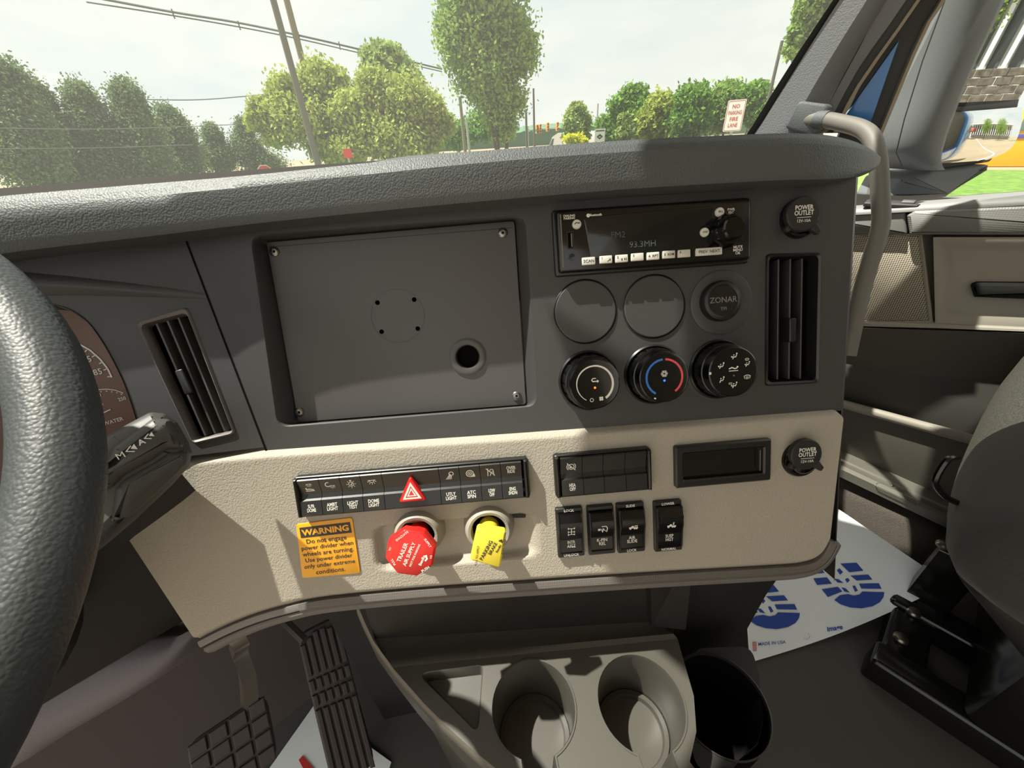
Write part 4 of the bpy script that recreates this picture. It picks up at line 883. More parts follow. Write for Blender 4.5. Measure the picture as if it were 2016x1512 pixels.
# ================================================================ DOOR MIRROR
Mi = Frame(atX(1900, 200, 1.5), (.795, -.606, 0), (0, 0, 1))
mir = thing('side_mirror', 'large grey door mirror with flat upper glass and small convex glass', 'mirror', Mi.M)
def MP(pts, w=0): return [Mi.P2(x, y, w) for x, y in pts]
hl = [(1905, -170), (1838, 45), (1796, 169), (1752, 285), (1760, 315), (1790, 334)]; hr = [(2020, -170), (1935, 35), (1893, 125), (1858, 214), (1830, 300), (1832, 332)]
rows = []
for a, b in zip(cat(hl, 24), cat(hr, 24)):
    A, B = Vector(Mi.P2(a.x, a.y)), Vector(Mi.P2(b.x, b.y)); rows.append([(A.x + (B.x - A.x) * s, A.y + (B.y - A.y) * s, w) for s, w in ((0.06, -.10), (0, -.04), (.02, .01), (.12, .04), (.35, .052), (.7, .05), (.94, .035), (1, .012), (1, -.02))])
obj('housing', MB().grid(rows), 'mirrorhousing', mir, smooth=60)
seamp = [(1862, 0), (1818, 120), (1782, 235), (1766, 300), (1778, 328)]
obj('housing_seam', MB().tube([Vector((*Mi.P2(x, y, .042), .040)) for x, y in seamp], .0012, 6), 'seal', mir)
bk = MP(((1945, -170), (1852, 210), (1826, 322), (1842, 334), (1948, 319), (1985, 275), (2003, 212), (2090, -170))); obj('back_shell', MB().prism(roundpoly(bk, .006), -.06, .002, .004), 'softblack', mir)
up_ = roundpoly(MP(((1985, -170), (1956, 0), (1897, 140), (1868, 203), (1998, 196), (2014, 165), (2085, -170)), .004), .004); obj('flat_glass', MB().prism(up_, .010, .012), 'mirror', mir, Matrix.Rotation(math.radians(2.6), 4, 'X'), smooth=0, label='flat mirror glass')
ca = [MP(((1862, 222), (1999, 211)), .004), MP(((1846, 262), (1990, 252)), .004), MP(((1834, 300), (1972, 292)), .004), MP(((1832, 322), (1935, 314)), .004)]
L_, R_ = cat([c_[0] for c_ in ca], 18), cat([c_[1] for c_ in ca], 18); rows = []
for j, (a, b) in enumerate(zip(L_, R_)):
    rows.append([(a.x + (b.x - a.x) * s, a.y + (b.y - a.y) * s, .004 + .014 * (1 - (2 * s - 1) ** 2) * .6 + .012 * (1 - (2 * j / 17 - 1) ** 2) * .6) for s in np.linspace(0, 1, 18)])
obj('convex_glass', MB().grid(rows), 'mirror', mir, Matrix.Translation((0, 0, .008)) @ Matrix.Rotation(math.radians(1.5), 4, 'X') @ Matrix.Rotation(math.radians(-3), 4, 'Y'), smooth=80, label='convex mirror glass')
obj('divider', MB().prism(MP(((1850, 214), (2002, 199), (2002, 208), (1850, 224)), .01), 0, .012, .002), 'seal', mir)
am = MP(((1742, 392), (1765, 352), (1790, 338), (1850, 334), (1946, 322), (1915, 345), (1852, 390)), .0); obj('mount_arm', MB().prism(roundpoly(am, .008), -.09, .015, .012), 'mirrorhousing', mir)

# ================================================================ STEERING WHEEL
az, el = math.radians(-8.2), math.radians(56.1); wn = Vector((math.sin(az) * math.cos(el), -math.cos(az) * math.cos(el), math.sin(el)))
wu = -wn.cross(Vector((0, 0, 1))).normalized(); WF = Frame(Vector((-.290, .302, .898)), wu, wn.cross(wu))
whl = thing('steering_wheel', 'black leather-grained steering wheel at the left edge', 'steering wheel', WF.M)
R = [[((.225 + .0162 * math.cos(b)) * math.cos(a), (.225 + .0162 * math.cos(b)) * math.sin(a), .0162 * math.sin(b)) for b in np.linspace(0, 2 * math.pi, 25)[:-1]] for a in np.linspace(0, 2 * math.pi, 121)]
obj('rim', MB().rings(R, False, False), 'wheel', whl, smooth=80)
obj('hub', MB().lathe([(.02, -.06), (.075, -.055), (.085, -.03), (.08, -.012), (.05, -.005), (.002, -.003)], 36), 'softblack', whl)
for a in (195, 345 - 360, 270):
    ca_, sa_ = math.cos(math.radians(a)), math.sin(math.radians(a))
    if a == 270 or a == 195: obj('spoke', MB().tube([(.07 * ca_, .07 * sa_, -.03), (.15 * ca_, .15 * sa_, -.018), (.222 * ca_, .222 * sa_, 0)], [.024, .018, .013], 12), 'softblack', whl)

# ================================================================ INSTRUMENT CLUSTER
CWp = -.035
cl = thing('instrument_cluster', 'brown-tinted instrument cluster with white scales behind the wheel', 'gauges', G.at(0, 0, CWp))
def CP(x, y): return G.P2(x, y, CWp)
obj('face', MB().poly([CP(-300, 540), CP(330, 560), CP(360, 960), CP(-260, 960)], 0), 'gauge', cl, smooth=0)
m = MB(); m.stroke([CP(*p) for p in ((120, 662), (140, 669), (155, 676), (179, 690), (198, 707), (213, 726), (221, 743))], .0014, .0006); obj('speed_arc', m, 'white', cl)
m = MB(); m.stroke([CP(*p) for p in ((180, 769), (194, 767), (211, 766), (228, 768), (244, 774))], .0008, .0006)
for p in ((200, 771), (211, 770), (221, 771), (231, 773), (240, 776)): m.dot(*CP(*p), .0006, .0006)
obj('temperature_arc', m, 'print', cl)
m = MB()
for a, b in (((191, 698), (182, 703)), ((203, 713), (196, 716)), ((214, 725), (205, 729)), ((219, 741), (212, 742)), ((172, 689), (168, 693))): m.stroke([CP(*a), CP(*b)], .0010, .0006)
obj('tick_marks', m, 'print', cl)
m = MB(); put_text(m, '85', *CP(193, 732), .0006, h=.0058, rot=6); put_text(m, '75', *CP(172, 708), .0006, h=.0058, rot=10); put_text(m, '100', *CP(193, 778), .0006, h=.0034); put_text(m, '250', *CP(241, 785), .0006, h=.0034, rot=8); put_text(m, 'WATER', *CP(224, 829), .0006, w=.018, rot=8); put_text(m, 'F', *CP(203, 797), .0006, h=.003)
obj('lettering', m, 'print', cl)
obj('needle', MB().stroke([CP(206, 812), CP(219, 806)], .0010, .0010), 'white', cl)

# ================================================================ SHIFT STALK AND COLUMN
sO = CAM + ray(300, 900) * ((G.o - CAM).dot(G.n) / ray(300, 900).dot(G.n) * .80)
tow = (CAM - sO).normalized(); su = (CR - tow * CR.dot(tow)).normalized(); S = Frame(sO, su, tow.cross(su))
stk = thing('shift_stalk', 'dark grey gear selector stalk marked M and A behind the wheel', 'stalk', S.M)
def SPx(pts, w=0): return [S.P2(x, y, w) for x, y in pts]
sh = roundpoly(SPx(((140, 1130), (150, 900), (215, 852), (296, 809), (326, 812), (350, 830), (372, 868), (380, 890), (374, 918), (338, 958), (262, 1030), (205, 1078))), .006)
obj('shell', MB().prism(sh, -.045, 0, .010), 'stalk', stk, smooth=50)
ft = roundpoly(SPx(((150, 935), (214, 905), (222, 882), (300, 824), (334, 824), (352, 846), (366, 882), (330, 884), (300, 905), (240, 938), (222, 958), (150, 985)), .004), .004)
obj('shift_face', MB().prism(ft, -.006, .007, .006), 'stalk', stk, smooth=50)
lw = roundpoly(SPx(((222, 962), (242, 942), (302, 908), (332, 888), (367, 886), (372, 912), (330, 954), (262, 1014), (212, 1040)), .004), .005)
obj('paddle', MB().prism(lw, -.006, .003, .005), 'stalk', stk, smooth=50)
m = MB(); put_text(m, 'M', *S.P2(237, 897, .007), .0074, h=.0044, rot=33, bold=.0); put_text(m, 'A', *S.P2(278, 870, .007), .0074, h=.0042, rot=33, bold=.02)
for x, y, q_ in ((255, 886, .0019), (290, 861, .0016)):
    for k in range(2):
        p = S.P2(x + k * 6, y - k * 4.2, .007); a = math.radians(33); r = lambda px_, py_: (p[0] + px_ * math.cos(a) - py_ * math.sin(a), p[1] + px_ * math.sin(a) + py_ * math.cos(a))
        if k: m.poly([r(-q_ * .6, 0), r(q_, q_ * 1.2), r(q_, -q_ * 1.2)], .0074)
        else: m.stroke([r(q_, q_ * 1.3), r(-q_, 0), r(q_, -q_ * 1.3)], .0007, .0074)
obj('lettering', m, 'white', stk)
cax = -wn
col_ = thing('steering_shroud', 'black steering column shroud below the wheel', 'column', WF.M)
obj('shroud', MB().rings([[(r_ * 1.15 * math.cos(a), r_ * math.sin(a) - .01, z) for a in np.linspace(0, 2 * math.pi, 29)[:-1]] for z, r_ in ((-.055, .06), (-.07, .078), (-.15, .085), (-.26, .085), (-.30, .075), (-.31, .05))]), 'column', col_, smooth=60)
obj('shaft', MB().tube([(0, 0, -.30), (0, 0, -.62)], .03, 14), 'column', col_)
kn_ = thing('knee_panel', 'grey lower knee panel with rolled edge beside the pedals', 'panel', I4)
KNf = lean(8, 48, CAM + ray(260, 1350) * .47)
tp = [(-200, 1255), (0, 1258), (165, 1258), (330, 1252), (372, 1240), (392, 1236)]; bt = [(-300, 1640), (-60, 1560), (90, 1470), (235, 1385), (320, 1325), (372, 1262)]
rows = []
for a, b in zip(cat(tp, 26), cat(bt, 26)):
    A, B = KNf.hit(a.x, a.y), KNf.hit(b.x, b.y); d = (B - A); nn = KNf.n
    rows.append([A - nn * .10, A - nn * .006, A + d * .04, A + d * .35, A + d * .7 - nn * .002, A + d * .9 - nn * .012, B - nn * .035, B - nn * .09])
obj('panel', MB().grid(rows), 'knee', kn_, smooth=70)
rows = []
for x, z0 in ((-.62, .80), (-.4, .82), (-.2, .80), (-.06, .77)):
    rows.append([(x, .40, z0), (x, .46, .62), (x, .50, .50), (x, .56, .44)])
obj('column_cover', MB().grid(rows), 'column', kn_, smooth=60)

# ================================================================ PEDALS
def pedal_pad(name, label, quad, fr, th, ribs_u=0, ribs_v=0, cats=None, arm=None):
    q = [fr.P2(*p) for p in quad]; t = thing(name, label, 'pedal', fr.M)
    TL, TR, BR, BL = [Vector(p) for p in q]
    obj('pad', MB().prism(roundpoly(q, .020), -th, 0, .003), 'rubber', t)
    P = lambda a, b: TL.lerp(TR, a).lerp(BL.lerp(BR, a), b)
    return t, P
PA = lean(0, 42, hz(690, 1470, .09))
acc, AP = pedal_pad('accelerator_pedal', 'long ribbed black accelerator pedal', ((584, 1252), (664, 1212), (742, 1512), (652, 1540)), PA, .012, 0, 0, None)
nrb = 6
for k in range(nrb):
    a0, a1 = (k + .16) / nrb, (k + .84) / nrb
    for b0, b1 in (((.075, .045, .025, .025, .045, .075)[k], .30), (.325, .40), (.425, .50), (.525, .985)):
        obj('rib', MB().prism([tuple(AP(a0, b0)), tuple(AP(a1, b0)), tuple(AP(a1, b1)), tuple(AP(a0, b1))], -.002, .005, .0015), 'rubber', acc, smooth=25)
obj('hinge', MB().tube([(AP(.1, .9).x, AP(.1, .9).y, -.03), (AP(.9, .9).x, AP(.9, .9).y, -.03)], .012, 12), 'blackpaint', acc)
obj('lever', MB().tube([PA.MI @ hz(600, 1262, .30), PA.MI @ (hz(560, 1250, .30) + Vector((-.01, .08, .02)))], .007, 8), 'rubber', acc)
PB = lean(0, 42, hz(470, 1440, .17))
brk, BP = pedal_pad('brake_pedal', 'square grooved black brake pedal on a bent metal arm', ((366, 1470), (522, 1366), (548, 1492), (392, 1600)), PB, .010, 0, 0)
for i in range(4):
    for j in range(4):
        a0, a1, b0, b1 = (i + .08) / 4, (i + .92) / 4, (j + .08) / 4, (j + .92) / 4
        obj('tread_block', MB().prism([tuple(BP(a0, b0)), tuple(BP(a1, b0)), tuple(BP(a1, b1)), tuple(BP(a0, b1))], -.002, .0045, .0015), 'rubber', brk, smooth=25)
top_ = hz(458, 1240, .36); mid = hz(487, 1330, .24); low = PB.hit(492, 1395, -.012)
ar = cat([top_ + Vector((-.03, .10, .16)), top_, top_.lerp(mid, .5) + Vector((0, .004, .004)), mid, low], 20); W_ = Vector((.011, 0, 0)); T_ = Vector((0, .010, .004))
obj('arm', MB().rings([[PB.MI @ (p + W_ * a + T_ * b) for a, b in ((-1, -1), (1, -1), (1, 1), (-1, 1))] for p in ar]), 'steelarm', brk, smooth=30)

# ================================================================ CONSOLE WITH CUP HOLDERS
con = thing('centre_console', 'grey plastic console with two cup holders and a triangular tray', 'console', K.M)
def KP(x, y, w=0): return K.P2(x, y, w)
def keyhole(cx, cy, r, slot, tilt, n=40):
    pts = []; h = slot / 2; a0 = math.asin(h / r)
    for i in range(n + 1):
        a = -math.pi / 2 + a0 + (2 * math.pi - 2 * a0) * i / n; pts.append((cx + r * math.cos(a), cy + r * math.sin(a)))
    for k in range(1, 5): pts.append((cx - h + tilt * k / 4, cy - r * .95 - .035 * k / 4))
    for k in range(4, 0, -1): pts.append((cx + h + tilt * k / 4, cy - r * .95 - .035 * k / 4))
    return pts
lc, rc = KP(1050, 1392), KP(1260, 1378)
c1 = (lc[0] - .000, KP(1050, 1297)[1] - .046); c2 = (rc[0], KP(1260, 1285)[1] - .0465)
cup1, cup2 = keyhole(c1[0], c1[1], .046, .036, .004), keyhole(c2[0], c2[1], .0465, .036, .004)
tri_ = roundpoly([KP(820, 1325), KP(952, 1308), KP(942, 1447)], .006)
outl = [(-.190, -.1205), KP(835, 1385), KP(880, 1430), KP(935, 1480), KP(985, 1520)]; fr_ = -.30
outl += [(c1[0] - .030, -.275), (c1[0] - .022, fr_), (c1[0], fr_ - .012), (c2[0], fr_ - .012), (.150, fr_ + .01)]
outl += [KP(1358, 1500), KP(1371, 1440), KP(1366, 1370), (.153, -.1205), (.048, -.1205), (-.053, -.1205)]
obj('top', MB().fill([outl, cup1, cup2, tri_], 0.0), 'console', con, smooth=20)
for nm, cup, dp in (('cup_holder', cup1, .085), ('cup_holder', cup2, .085)):
    cc_ = ccw(cup); t = obj(nm, MB().rings([[(x, y, .0) for x, y in cc_], [(x, y, .0012) for x, y in inset(cc_, -.0004)], [(x, y, .0012) for x, y in inset(cc_, .0012)], [(x, y, -.002) for x, y in inset(cc_, .0022)], [(x, y, -dp) for x, y in inset(cc_, .0045)]], False, True), 'console', con, smooth=40)
    ce = c1 if cup is cup1 else c2
    obj('step', MB().lathe([(.041, -dp), (.041, -dp + .006), (.036, -dp + .0065), (.0345, -dp + .001)], 48, Matrix.Translation((ce[0], ce[1], 0)), False, False), 'console', t)
cc_ = ccw(tri_); obj('tray', MB().rings([[(x, y, 0) for x, y in cc_], [(x, y, -.001) for x, y in inset(cc_, .001)], [(x, y, -.016) for x, y in inset(cc_, .0035)]], False, True), 'console', con, smooth=40)
# ledge and back wall under the dash
bl = [(736, 1263), (860, 1256), (1000, 1247), (1170, 1236), (1300, 1228)]; fl = [(784, 1327), (880, 1318), (1000, 1308), (1170, 1297), (1347, 1290)]
wb = [KP(*p, -.004) for p in bl]; wf = [(KP(*p)[0], -.1205) for p in fl]; wf[0] = (-.190, -.1205); wf[-1] = (.153, -.1205)
rows = [[(a[0], a[1], 0) for a in wf], [(a[0] * .75 + b[0] * .25, a[1] * .75 + b[1] * .25, .002) for a, b in zip(wf, wb)], [(a[0] * .4 + b[0] * .6, a[1] * .4 + b[1] * .6, -.004) for a, b in zip(wf, wb)], [(b[0], b[1] + .004, -.004) for b in wb]]
obj('ledge', MB().grid(rows), 'console', con, smooth=50)
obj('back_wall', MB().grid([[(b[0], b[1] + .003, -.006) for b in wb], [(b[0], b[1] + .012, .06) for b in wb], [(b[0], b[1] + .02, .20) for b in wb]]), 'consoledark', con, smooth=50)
# right cheek of the tray
KR = KP(1262, 1200)[0]
ck = [(wb[-1][0] - .020, wb[-1][1] + .006), (wb[-1][0] + .012, wb[-1][1] + .006)]
m = MB(); u0, u1 = KP(1285, 1240)[0], KP(1342, 1240)[0]; f0, f1 = wf[-1][1] + .004, wb[-1][1] + .03
m.add([(u0 - .016, f1 - .02, .14), (u1, f1 - .02, .14), (u1, f1, .14), (u0 - .016, f1, .14), (u0, f0 + .012, .002), (u1 + .004, f0 + .004, .002), (u1 + .004, f1, -.01), (u0 - .006, f1, -.01)], [(0, 1, 2, 3), (4, 5, 1, 0), (5, 6, 2, 1), (7, 4, 0, 3), (4, 7, 6, 5)])
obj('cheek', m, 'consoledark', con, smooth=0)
# outer left skirt
le = [(706, 1196), (718, 1225), (736, 1263), (776, 1318), (835, 1385), (880, 1430), (935, 1480), (985, 1520)]
lz = [.045, .03, .0, 0, 0, 0, 0, 0]; le_ = [(*KP(x, y, z), z) for (x, y), z in zip(le, lz)]
rows = [[Vector(p) for p in le_], [Vector(p) + Vector((-.003, -.001, -.003)) for p in le_], [Vector(p) + Vector((-.004, -.002, -.012)) for p in le_]]
obj('edge_bead', MB().grid(rows), 'console', con, smooth=60)
rows = [rows[2]] + [[Vector((p[0] - .004 + dx, p[1] - .002, z)) for p in le_] for dx, z in ((.0, -.04), (.01, -.12), (.03, -.25), (.04, -.48))]
skirt = obj('side_skirt', MB().grid(rows), 'console', con, smooth=60)
ro = [(outl[i][0], outl[i][1]) for i in (9, 10, 11, 12)]
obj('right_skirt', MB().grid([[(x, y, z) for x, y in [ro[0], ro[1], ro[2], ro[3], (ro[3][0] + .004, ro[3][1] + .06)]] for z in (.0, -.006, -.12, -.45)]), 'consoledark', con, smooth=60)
# printed label on the skirt
skv = [K.M @ v.co for v in skirt.data.vertices]; skb = BVHTree.FromPolygons([tuple(v) for v in skv], [tuple(p.vertices) for p in skirt.data.polygons])
def on_skirt(m, pts, off):
    out = []
    for x, y in pts:
        d = ray(x, y).normalized(); h_ = skb.ray_cast(CAM, d)
        if h_[0] is None: return
        out.append(K.MI @ (h_[0] - d * off))
    m.add(out, [tuple(range(len(out)))])
m = MB(); Lq = [Vector(p) for p in ((797, 1366), (812, 1366), (884, 1452), (888, 1492))]
for i in range(8):
    s0, s1 = i / 8, (i + 1) / 8; on_skirt(m, [tuple(Lq[0].lerp(Lq[3], s0)), tuple(Lq[1].lerp(Lq[2], s0)), tuple(Lq[1].lerp(Lq[2], s1)), tuple(Lq[0].lerp(Lq[3], s1))], .0008)
if m.v:
    lab_ = obj('printed_label', m, 'seatplastic', skirt, smooth=0)
    for nm, rows_ in (('white_lines', (.82, .62)), ('red_lines', (.42, .26)), ('small_print', (.12,))):
        m = MB()
        for r_ in rows_:
            a_, b_ = Lq[0].lerp(Lq[1], r_), Lq[3].lerp(Lq[2], r_)
            for i in range(12):
                if i in (3, 8): continue
                p, q_ = a_.lerp(b_, .06 + i * .073), a_.lerp(b_, .06 + (i + .75) * .073); on_skirt(m, [(p.x - .8, p.y + .5), (q_.x - .8, q_.y + .5), (q_.x + .8, q_.y - .5), (p.x + .8, p.y - .5)], .0014)
        if m.v: obj(nm, m, 'redink' if nm[0] == 'r' else 'print', skirt, smooth=0, kind='stuff')
# bin to the right
KB = Frame(Vector((K.o.x, K.o.y, .425)), K.u, K.v)
bn = thing('waste_bin', 'black round-mouthed bin between console and floor mat paper', 'bin', KB.M)
bo = [KB.P2(*p) for p in ((1340, 1300), (1380, 1276), (1480, 1272), (1494, 1330), (1503, 1415), (1492, 1462), (1450, 1500), (1370, 1530))]; bc = KB.P2(1418, 1382)
hc = circ(.053, 40, *bc)
obj('lid', MB().fill([ccw(roundpoly(bo, .015)), hc], 0), 'softblack', bn, smooth=20)
obj('lip', MB().lathe([(.0535, -.001), (.0535, .001), (.052, .0012), (.051, -.003)], 48, Matrix.Translation((*bc, 0)), False, False), 'consoledark', bn)
obj('well', MB().rings([[(x, y, 0) for x, y in hc], [(bc[0] + (x - bc[0]) * .9, bc[1] + (y - bc[1]) * .9, -.2) for x, y in hc]], False, True), 'darkhole', bn)
bs = ccw(roundpoly(bo, .015)); obj('body', MB().rings([[(x, y, 0) for x, y in bs], [(x, y, -.004) for x, y in inset(bs, -.001)], [(x, y, -.42) for x, y in inset(bs, .01)]], False, False), 'softblack', bn, smooth=50)

# ================================================================ FLOOR MAT PAPERS
def sheet(cs, bow, n=14):
    A, B, C_, D_ = cs; rows = []
    for i in range(n + 1):
        s = i / n; rows.append([])
        for j in range(n + 1):
            t = j / n; p = A.lerp(B, t).lerp(D_.lerp(C_, t), s); rows[-1].append(p + Vector((0, 0, bow(s, t))))
    return rows
A_, B_, C_ = hz(1481, 1303, .006), hz(1870, 1150, .10), hz(1600, 968, .12); D_ = A_ + C_ - B_ + Vector((0, 0, .05)); D_.z = max(D_.z, .012)
rows = sheet((A_, B_, C_, D_), lambda s, t: -.035 * math.sin(math.pi * t) * (1 - .3 * s))
for r in rows:
    for p in r: p.z = max(p.z, .004)
pp = thing('floor_mat_paper', 'white paper floor mat with blue shoe prints beside the seat', 'paper mat', I4)
n = len(rows[0]); pv = [p for r in rows for p in r]; pf = [(i * n + j, i * n + j + 1, (i + 1) * n + j + 1, (i + 1) * n + j) for i in range(n - 1) for j in range(n - 1)]
obj('sheet', MB().add(pv, pf), 'paper', pp, smooth=80)
bvh = BVHTree.FromPolygons([tuple(p) for p in pv], pf)
def on_paper(m, pts):
    out = []
    for x, y in pts:
        d = ray(x, y).normalized(); h = bvh.ray_cast(CAM, d)
        if h[0] is None: return
        out.append(h[0] - d * .0015)
    m.add(out, [tuple(range(len(out)))])
def PQ(z, s=2.739, ox=1400, oy=960): return [(ox + x / s, oy + y / s) for x, y in z]
def shoe(dx, dy, label):
    m = MB()
    for z in ([(508, 415), (580, 414), (612, 460), (532, 468)], [(697, 410), (785, 405), (822, 448), (745, 456)], [(551, 490), (625, 484), (652, 518), (572, 525)], [(750, 474), (848, 469), (870, 496), (785, 501)], [(596, 548), (684, 535), (708, 560), (630, 590)], [(797, 518), (905, 516), (920, 546), (810, 544)],
              [(618, 436), (648, 436), (670, 466), (640, 462)], [(678, 446), (692, 434), (712, 455), (696, 470)], [(662, 490), (690, 495), (714, 514), (682, 512)], [(722, 494), (738, 487), (748, 500), (734, 514)], [(702, 537), (726, 543), (748, 566), (718, 560)], [(762, 530), (776, 528), (792, 556), (776, 562)]):
        on_paper(m, PQ([(x + dx, y + dy) for x, y in z]))
    heel = [(664, 606), (696, 580), (736, 574), (770, 582), (800, 576), (816, 560), (860, 562), (934, 564), (930, 590), (910, 618), (870, 640), (810, 651), (750, 646), (700, 630)]
    hm = [(x + dx, y + dy) for x, y in heel]; top = hm[:8]; bot = hm[8:][::-1]
    for i in range(5): 
        a = [hm[i], hm[i + 1]]; k = [0, 13, 12, 11, 10, 9]; on_paper(m, PQ([hm[i], hm[i + 1], hm[k[i + 1]], hm[k[i]]] if i else [hm[0], hm[1], hm[12], hm[13]]))
    on_paper(m, PQ([hm[5], hm[6], hm[7], hm[8], hm[9], hm[10]]))
    obj('shoe_print', m, 'blueink', pp, smooth=0)
shoe(0, 0, ''); shoe(-455, 112, ''); 
m = MB(); on_paper(m, PQ([(588, 242), (648, 243), (683, 290), (600, 268)])); on_paper(m, PQ([(606, 196), (614, 196), (622, 210), (608, 210)])); obj('shoe_print', m, 'blueink', pp, smooth=0)
def paper_text(s, px_c, px_w, matn, name='lettering', rot=0, h=None, bold=.01):
    V, Fc, e = text_mesh(s, bold); k = px_w / e[0]; a = math.radians(rot); m = MB(); vs = []
    for x, y, _ in V:
        X, Y = x * k, -y * (k if not h else h / e[1]); px_, py_ = px_c[0] + X * math.cos(a) - Y * math.sin(a), px_c[1] + X * math.sin(a) + Y * math.cos(a)
        d = ray(px_, py_).normalized(); hh_ = bvh.ray_cast(CAM, d)
        if hh_[0] is None: return
        vs.append(hh_[0] - d * .0015)
    m.add(vs, Fc); obj(name, m, matn, pp, smooth=0)
paper_text('MADE IN USA', (1520, 1266), 54, 'blueink', rot=-5); paper_text('image', (1644, 1238), 31, 'blueink', rot=-9, bold=.03); paper_text('R', (1612, 1086), 5, 'blueink')
m = MB()
for k in range(6): on_paper(m, [(1481 + k * .3, 1264 + k * 3.3), (1490, 1263.5 + k * 3.3), (1490, 1265 + k * 3.3), (1481, 1265.5 + k * 3.3)])
obj('flag_stripes', m, 'redink', pp, smooth=0)
m = MB()
for k in range(6):
    a = k * math.pi / 3; on_paper(m, [(1586 + 6 * math.cos(a + t) + 3 * math.cos(t * 2), 1251 + 6 * math.sin(a + t) + 3 * math.sin(t * 2)) for t in (0, .35, .7)])
obj('clover_mark', m, 'blueink', pp, smooth=0)
p2 = [hz(x, y, .006) for x, y in ((440, 1640), (617, 1390), (770, 1500), (700, 1720))]
pb = thing('floor_mat_paper', 'white paper floor mat with red mark under the pedals', 'paper mat', I4)
obj('sheet', MB().add(p2 + [p - Vector((0, 0, .003)) for p in p2], [(3, 2, 1, 0), (4, 5, 6, 7), (0, 1, 5, 4), (1, 2, 6, 5), (2, 3, 7, 6), (3, 0, 4, 7)]), 'paper', pb, smooth=0)
rm = [hz(x, y, .0085) for x, y in ((588, 1496), (596, 1487), (620, 1516), (606, 1530))]; obj('red_mark', MB().add(rm, [(0, 1, 2, 3)]), 'redink', pb, smooth=0)

# ================================================================ PASSENGER SEAT
seat = thing('passenger_seat', 'grey cloth passenger seat on a black pedestal by the door', 'seat', Matrix.Translation((.95, -.40, 0)))
sI = seat.matrix_world.inverted()
prof = [(-.17, .405), (-.125, .43), (-.108, .48), (-.115, .53), (-.145, .575), (-.20, .600), (-.30, .610), (-.50, .600), (-.70, .60), (-.74, .55), (-.74, .42), (-.60, .405)]
pc = cat([(y, z) for y, z in prof + prof[:1]], 61)[:-1]
xs = [(.668, .80, -.135, .470), (.676, .90, -.128, .480), (.695, .97, -.122, .486), (.73, 1.0, -.120, .490), (.76, 1.0, -.116, .505), (.80, 1.0, -.110, .530), (.84, 1.0, -.108, .549), (.85, 1.0, -.108, .553), (.90, 1.0, -.108, .568), (.97, 1.0, -.111, .583), (1.05, 1.0, -.116, .595), (1.13, .99, -.125, .61), (1.185, .96, -.135, .622), (1.20, .90, -.145, .62)]
rings = []
for x, k, yn, zn in xs:
    rings.append([(x, yn + .096 + (-.42 + (p.x + .42) * k) - (-.42 + .312 * 1) * 0, .505 + (p.y - .505) * k + (zn - .50) * sm(.41, .50, p.y)) for p in pc])
cush = MB().rings(rings); lo_, hi_ = MB(), MB()
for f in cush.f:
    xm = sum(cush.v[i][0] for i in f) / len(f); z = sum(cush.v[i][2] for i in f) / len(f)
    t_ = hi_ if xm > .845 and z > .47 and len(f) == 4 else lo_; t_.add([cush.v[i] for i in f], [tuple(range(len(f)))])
def weld(mb):
    bm = bmesh.new(); me = mb.mesh('x', 0); bm.from_mesh(me); bmesh.ops.remove_doubles(bm, verts=bm.verts[:], dist=1e-5); me2 = bpy.data.meshes.new('cushion'); bm.to_mesh(me2); bm.free(); bpy.data.meshes.remove(me)
    me2.polygons.foreach_set('use_smooth', [True] * len(me2.polygons)); me2.set_sharp_from_angle(angle=math.radians(60)); return me2
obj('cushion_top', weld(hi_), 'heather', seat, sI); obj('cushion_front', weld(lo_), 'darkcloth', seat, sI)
bk_ = MB().rings([[(x, y, z) for x, y in rrect(.46 * k, .13 * k, .05, .935, -.78 - .12 * (z - .6))] for z, k in ((.55, .9), (.60, 1), (.9, 1.02), (1.2, .95), (1.3, .8))], True, True); obj('backrest', bk_, 'heather', seat, sI, smooth=60)
sk = MB().rings([[(x, y, z) for x, y in rrect(.48 * k, .74 + y0, .05, .935, (y0 - .74) / 2)] for z, k, y0 in ((.415, .97, -.165), (.40, .99, -.165), (.37, .98, -.20), (.31, .92, -.26), (.27, .86, -.31))]); obj('skirt', sk, 'seatplastic', seat, sI, smooth=50)
obj('lift_bar', MB().tube([sI @ p for p in cat([atX(1885, 900, .76), atX(1866, 905, .74), atX(1846, 935, .73), atX(1843, 955, .73), atX(1862, 978, .74), atX(1885, 990, .76)], 24)], .0045, 8), 'blackpaint', seat)
obj('pedestal', MB().box((.94, -.50, .17), (.34, .40, .20), .02, sI), 'blackpaint', seat)
for xx in (.80, .98):
    obj('rail', MB().box((xx, -.55, .035), (.06, .76, .06), .008, sI), 'blackpaint', seat)
obj('cross_bar', MB().box((.89, -.215, .030), (.20, .07, .05), .008, sI), 'blackpaint', seat)
obj('riser', MB().prism(roundpoly([(.99, .05), (1.03, .05), (1.03, .22), (1.0, .22)], .008), .19, .26, .005, sI @ Matrix(((1, 0, 0, 0), (0, 0, -1, 0), (0, 1, 0, 0), (0, 0, 0, 1)))), 'blackpaint', seat)
for p in (hz(1772, 1258, .056), hz(1797, 1207, .056), atX(1857, 1075, 1.01)):
    obj('bolt', MB().lathe([(.013, 0), (.013, .005), (.010, .009), (.003, .011)], 18, sI @ Matrix.Translation(p)), 'bolt', seat)

# ================================================================ OUTER CAB SIDE (seen in the mirror)
m = MB().box((1.35, -.35, .1), (.05, 1.4, 1.3), .01); struct('wall_right', m, 'cabblue')
m = MB().box((1.35, -2.3, .6), (.06, 2.3, 3.4), .02); struct('wall_sleeper', m, 'cabblue')
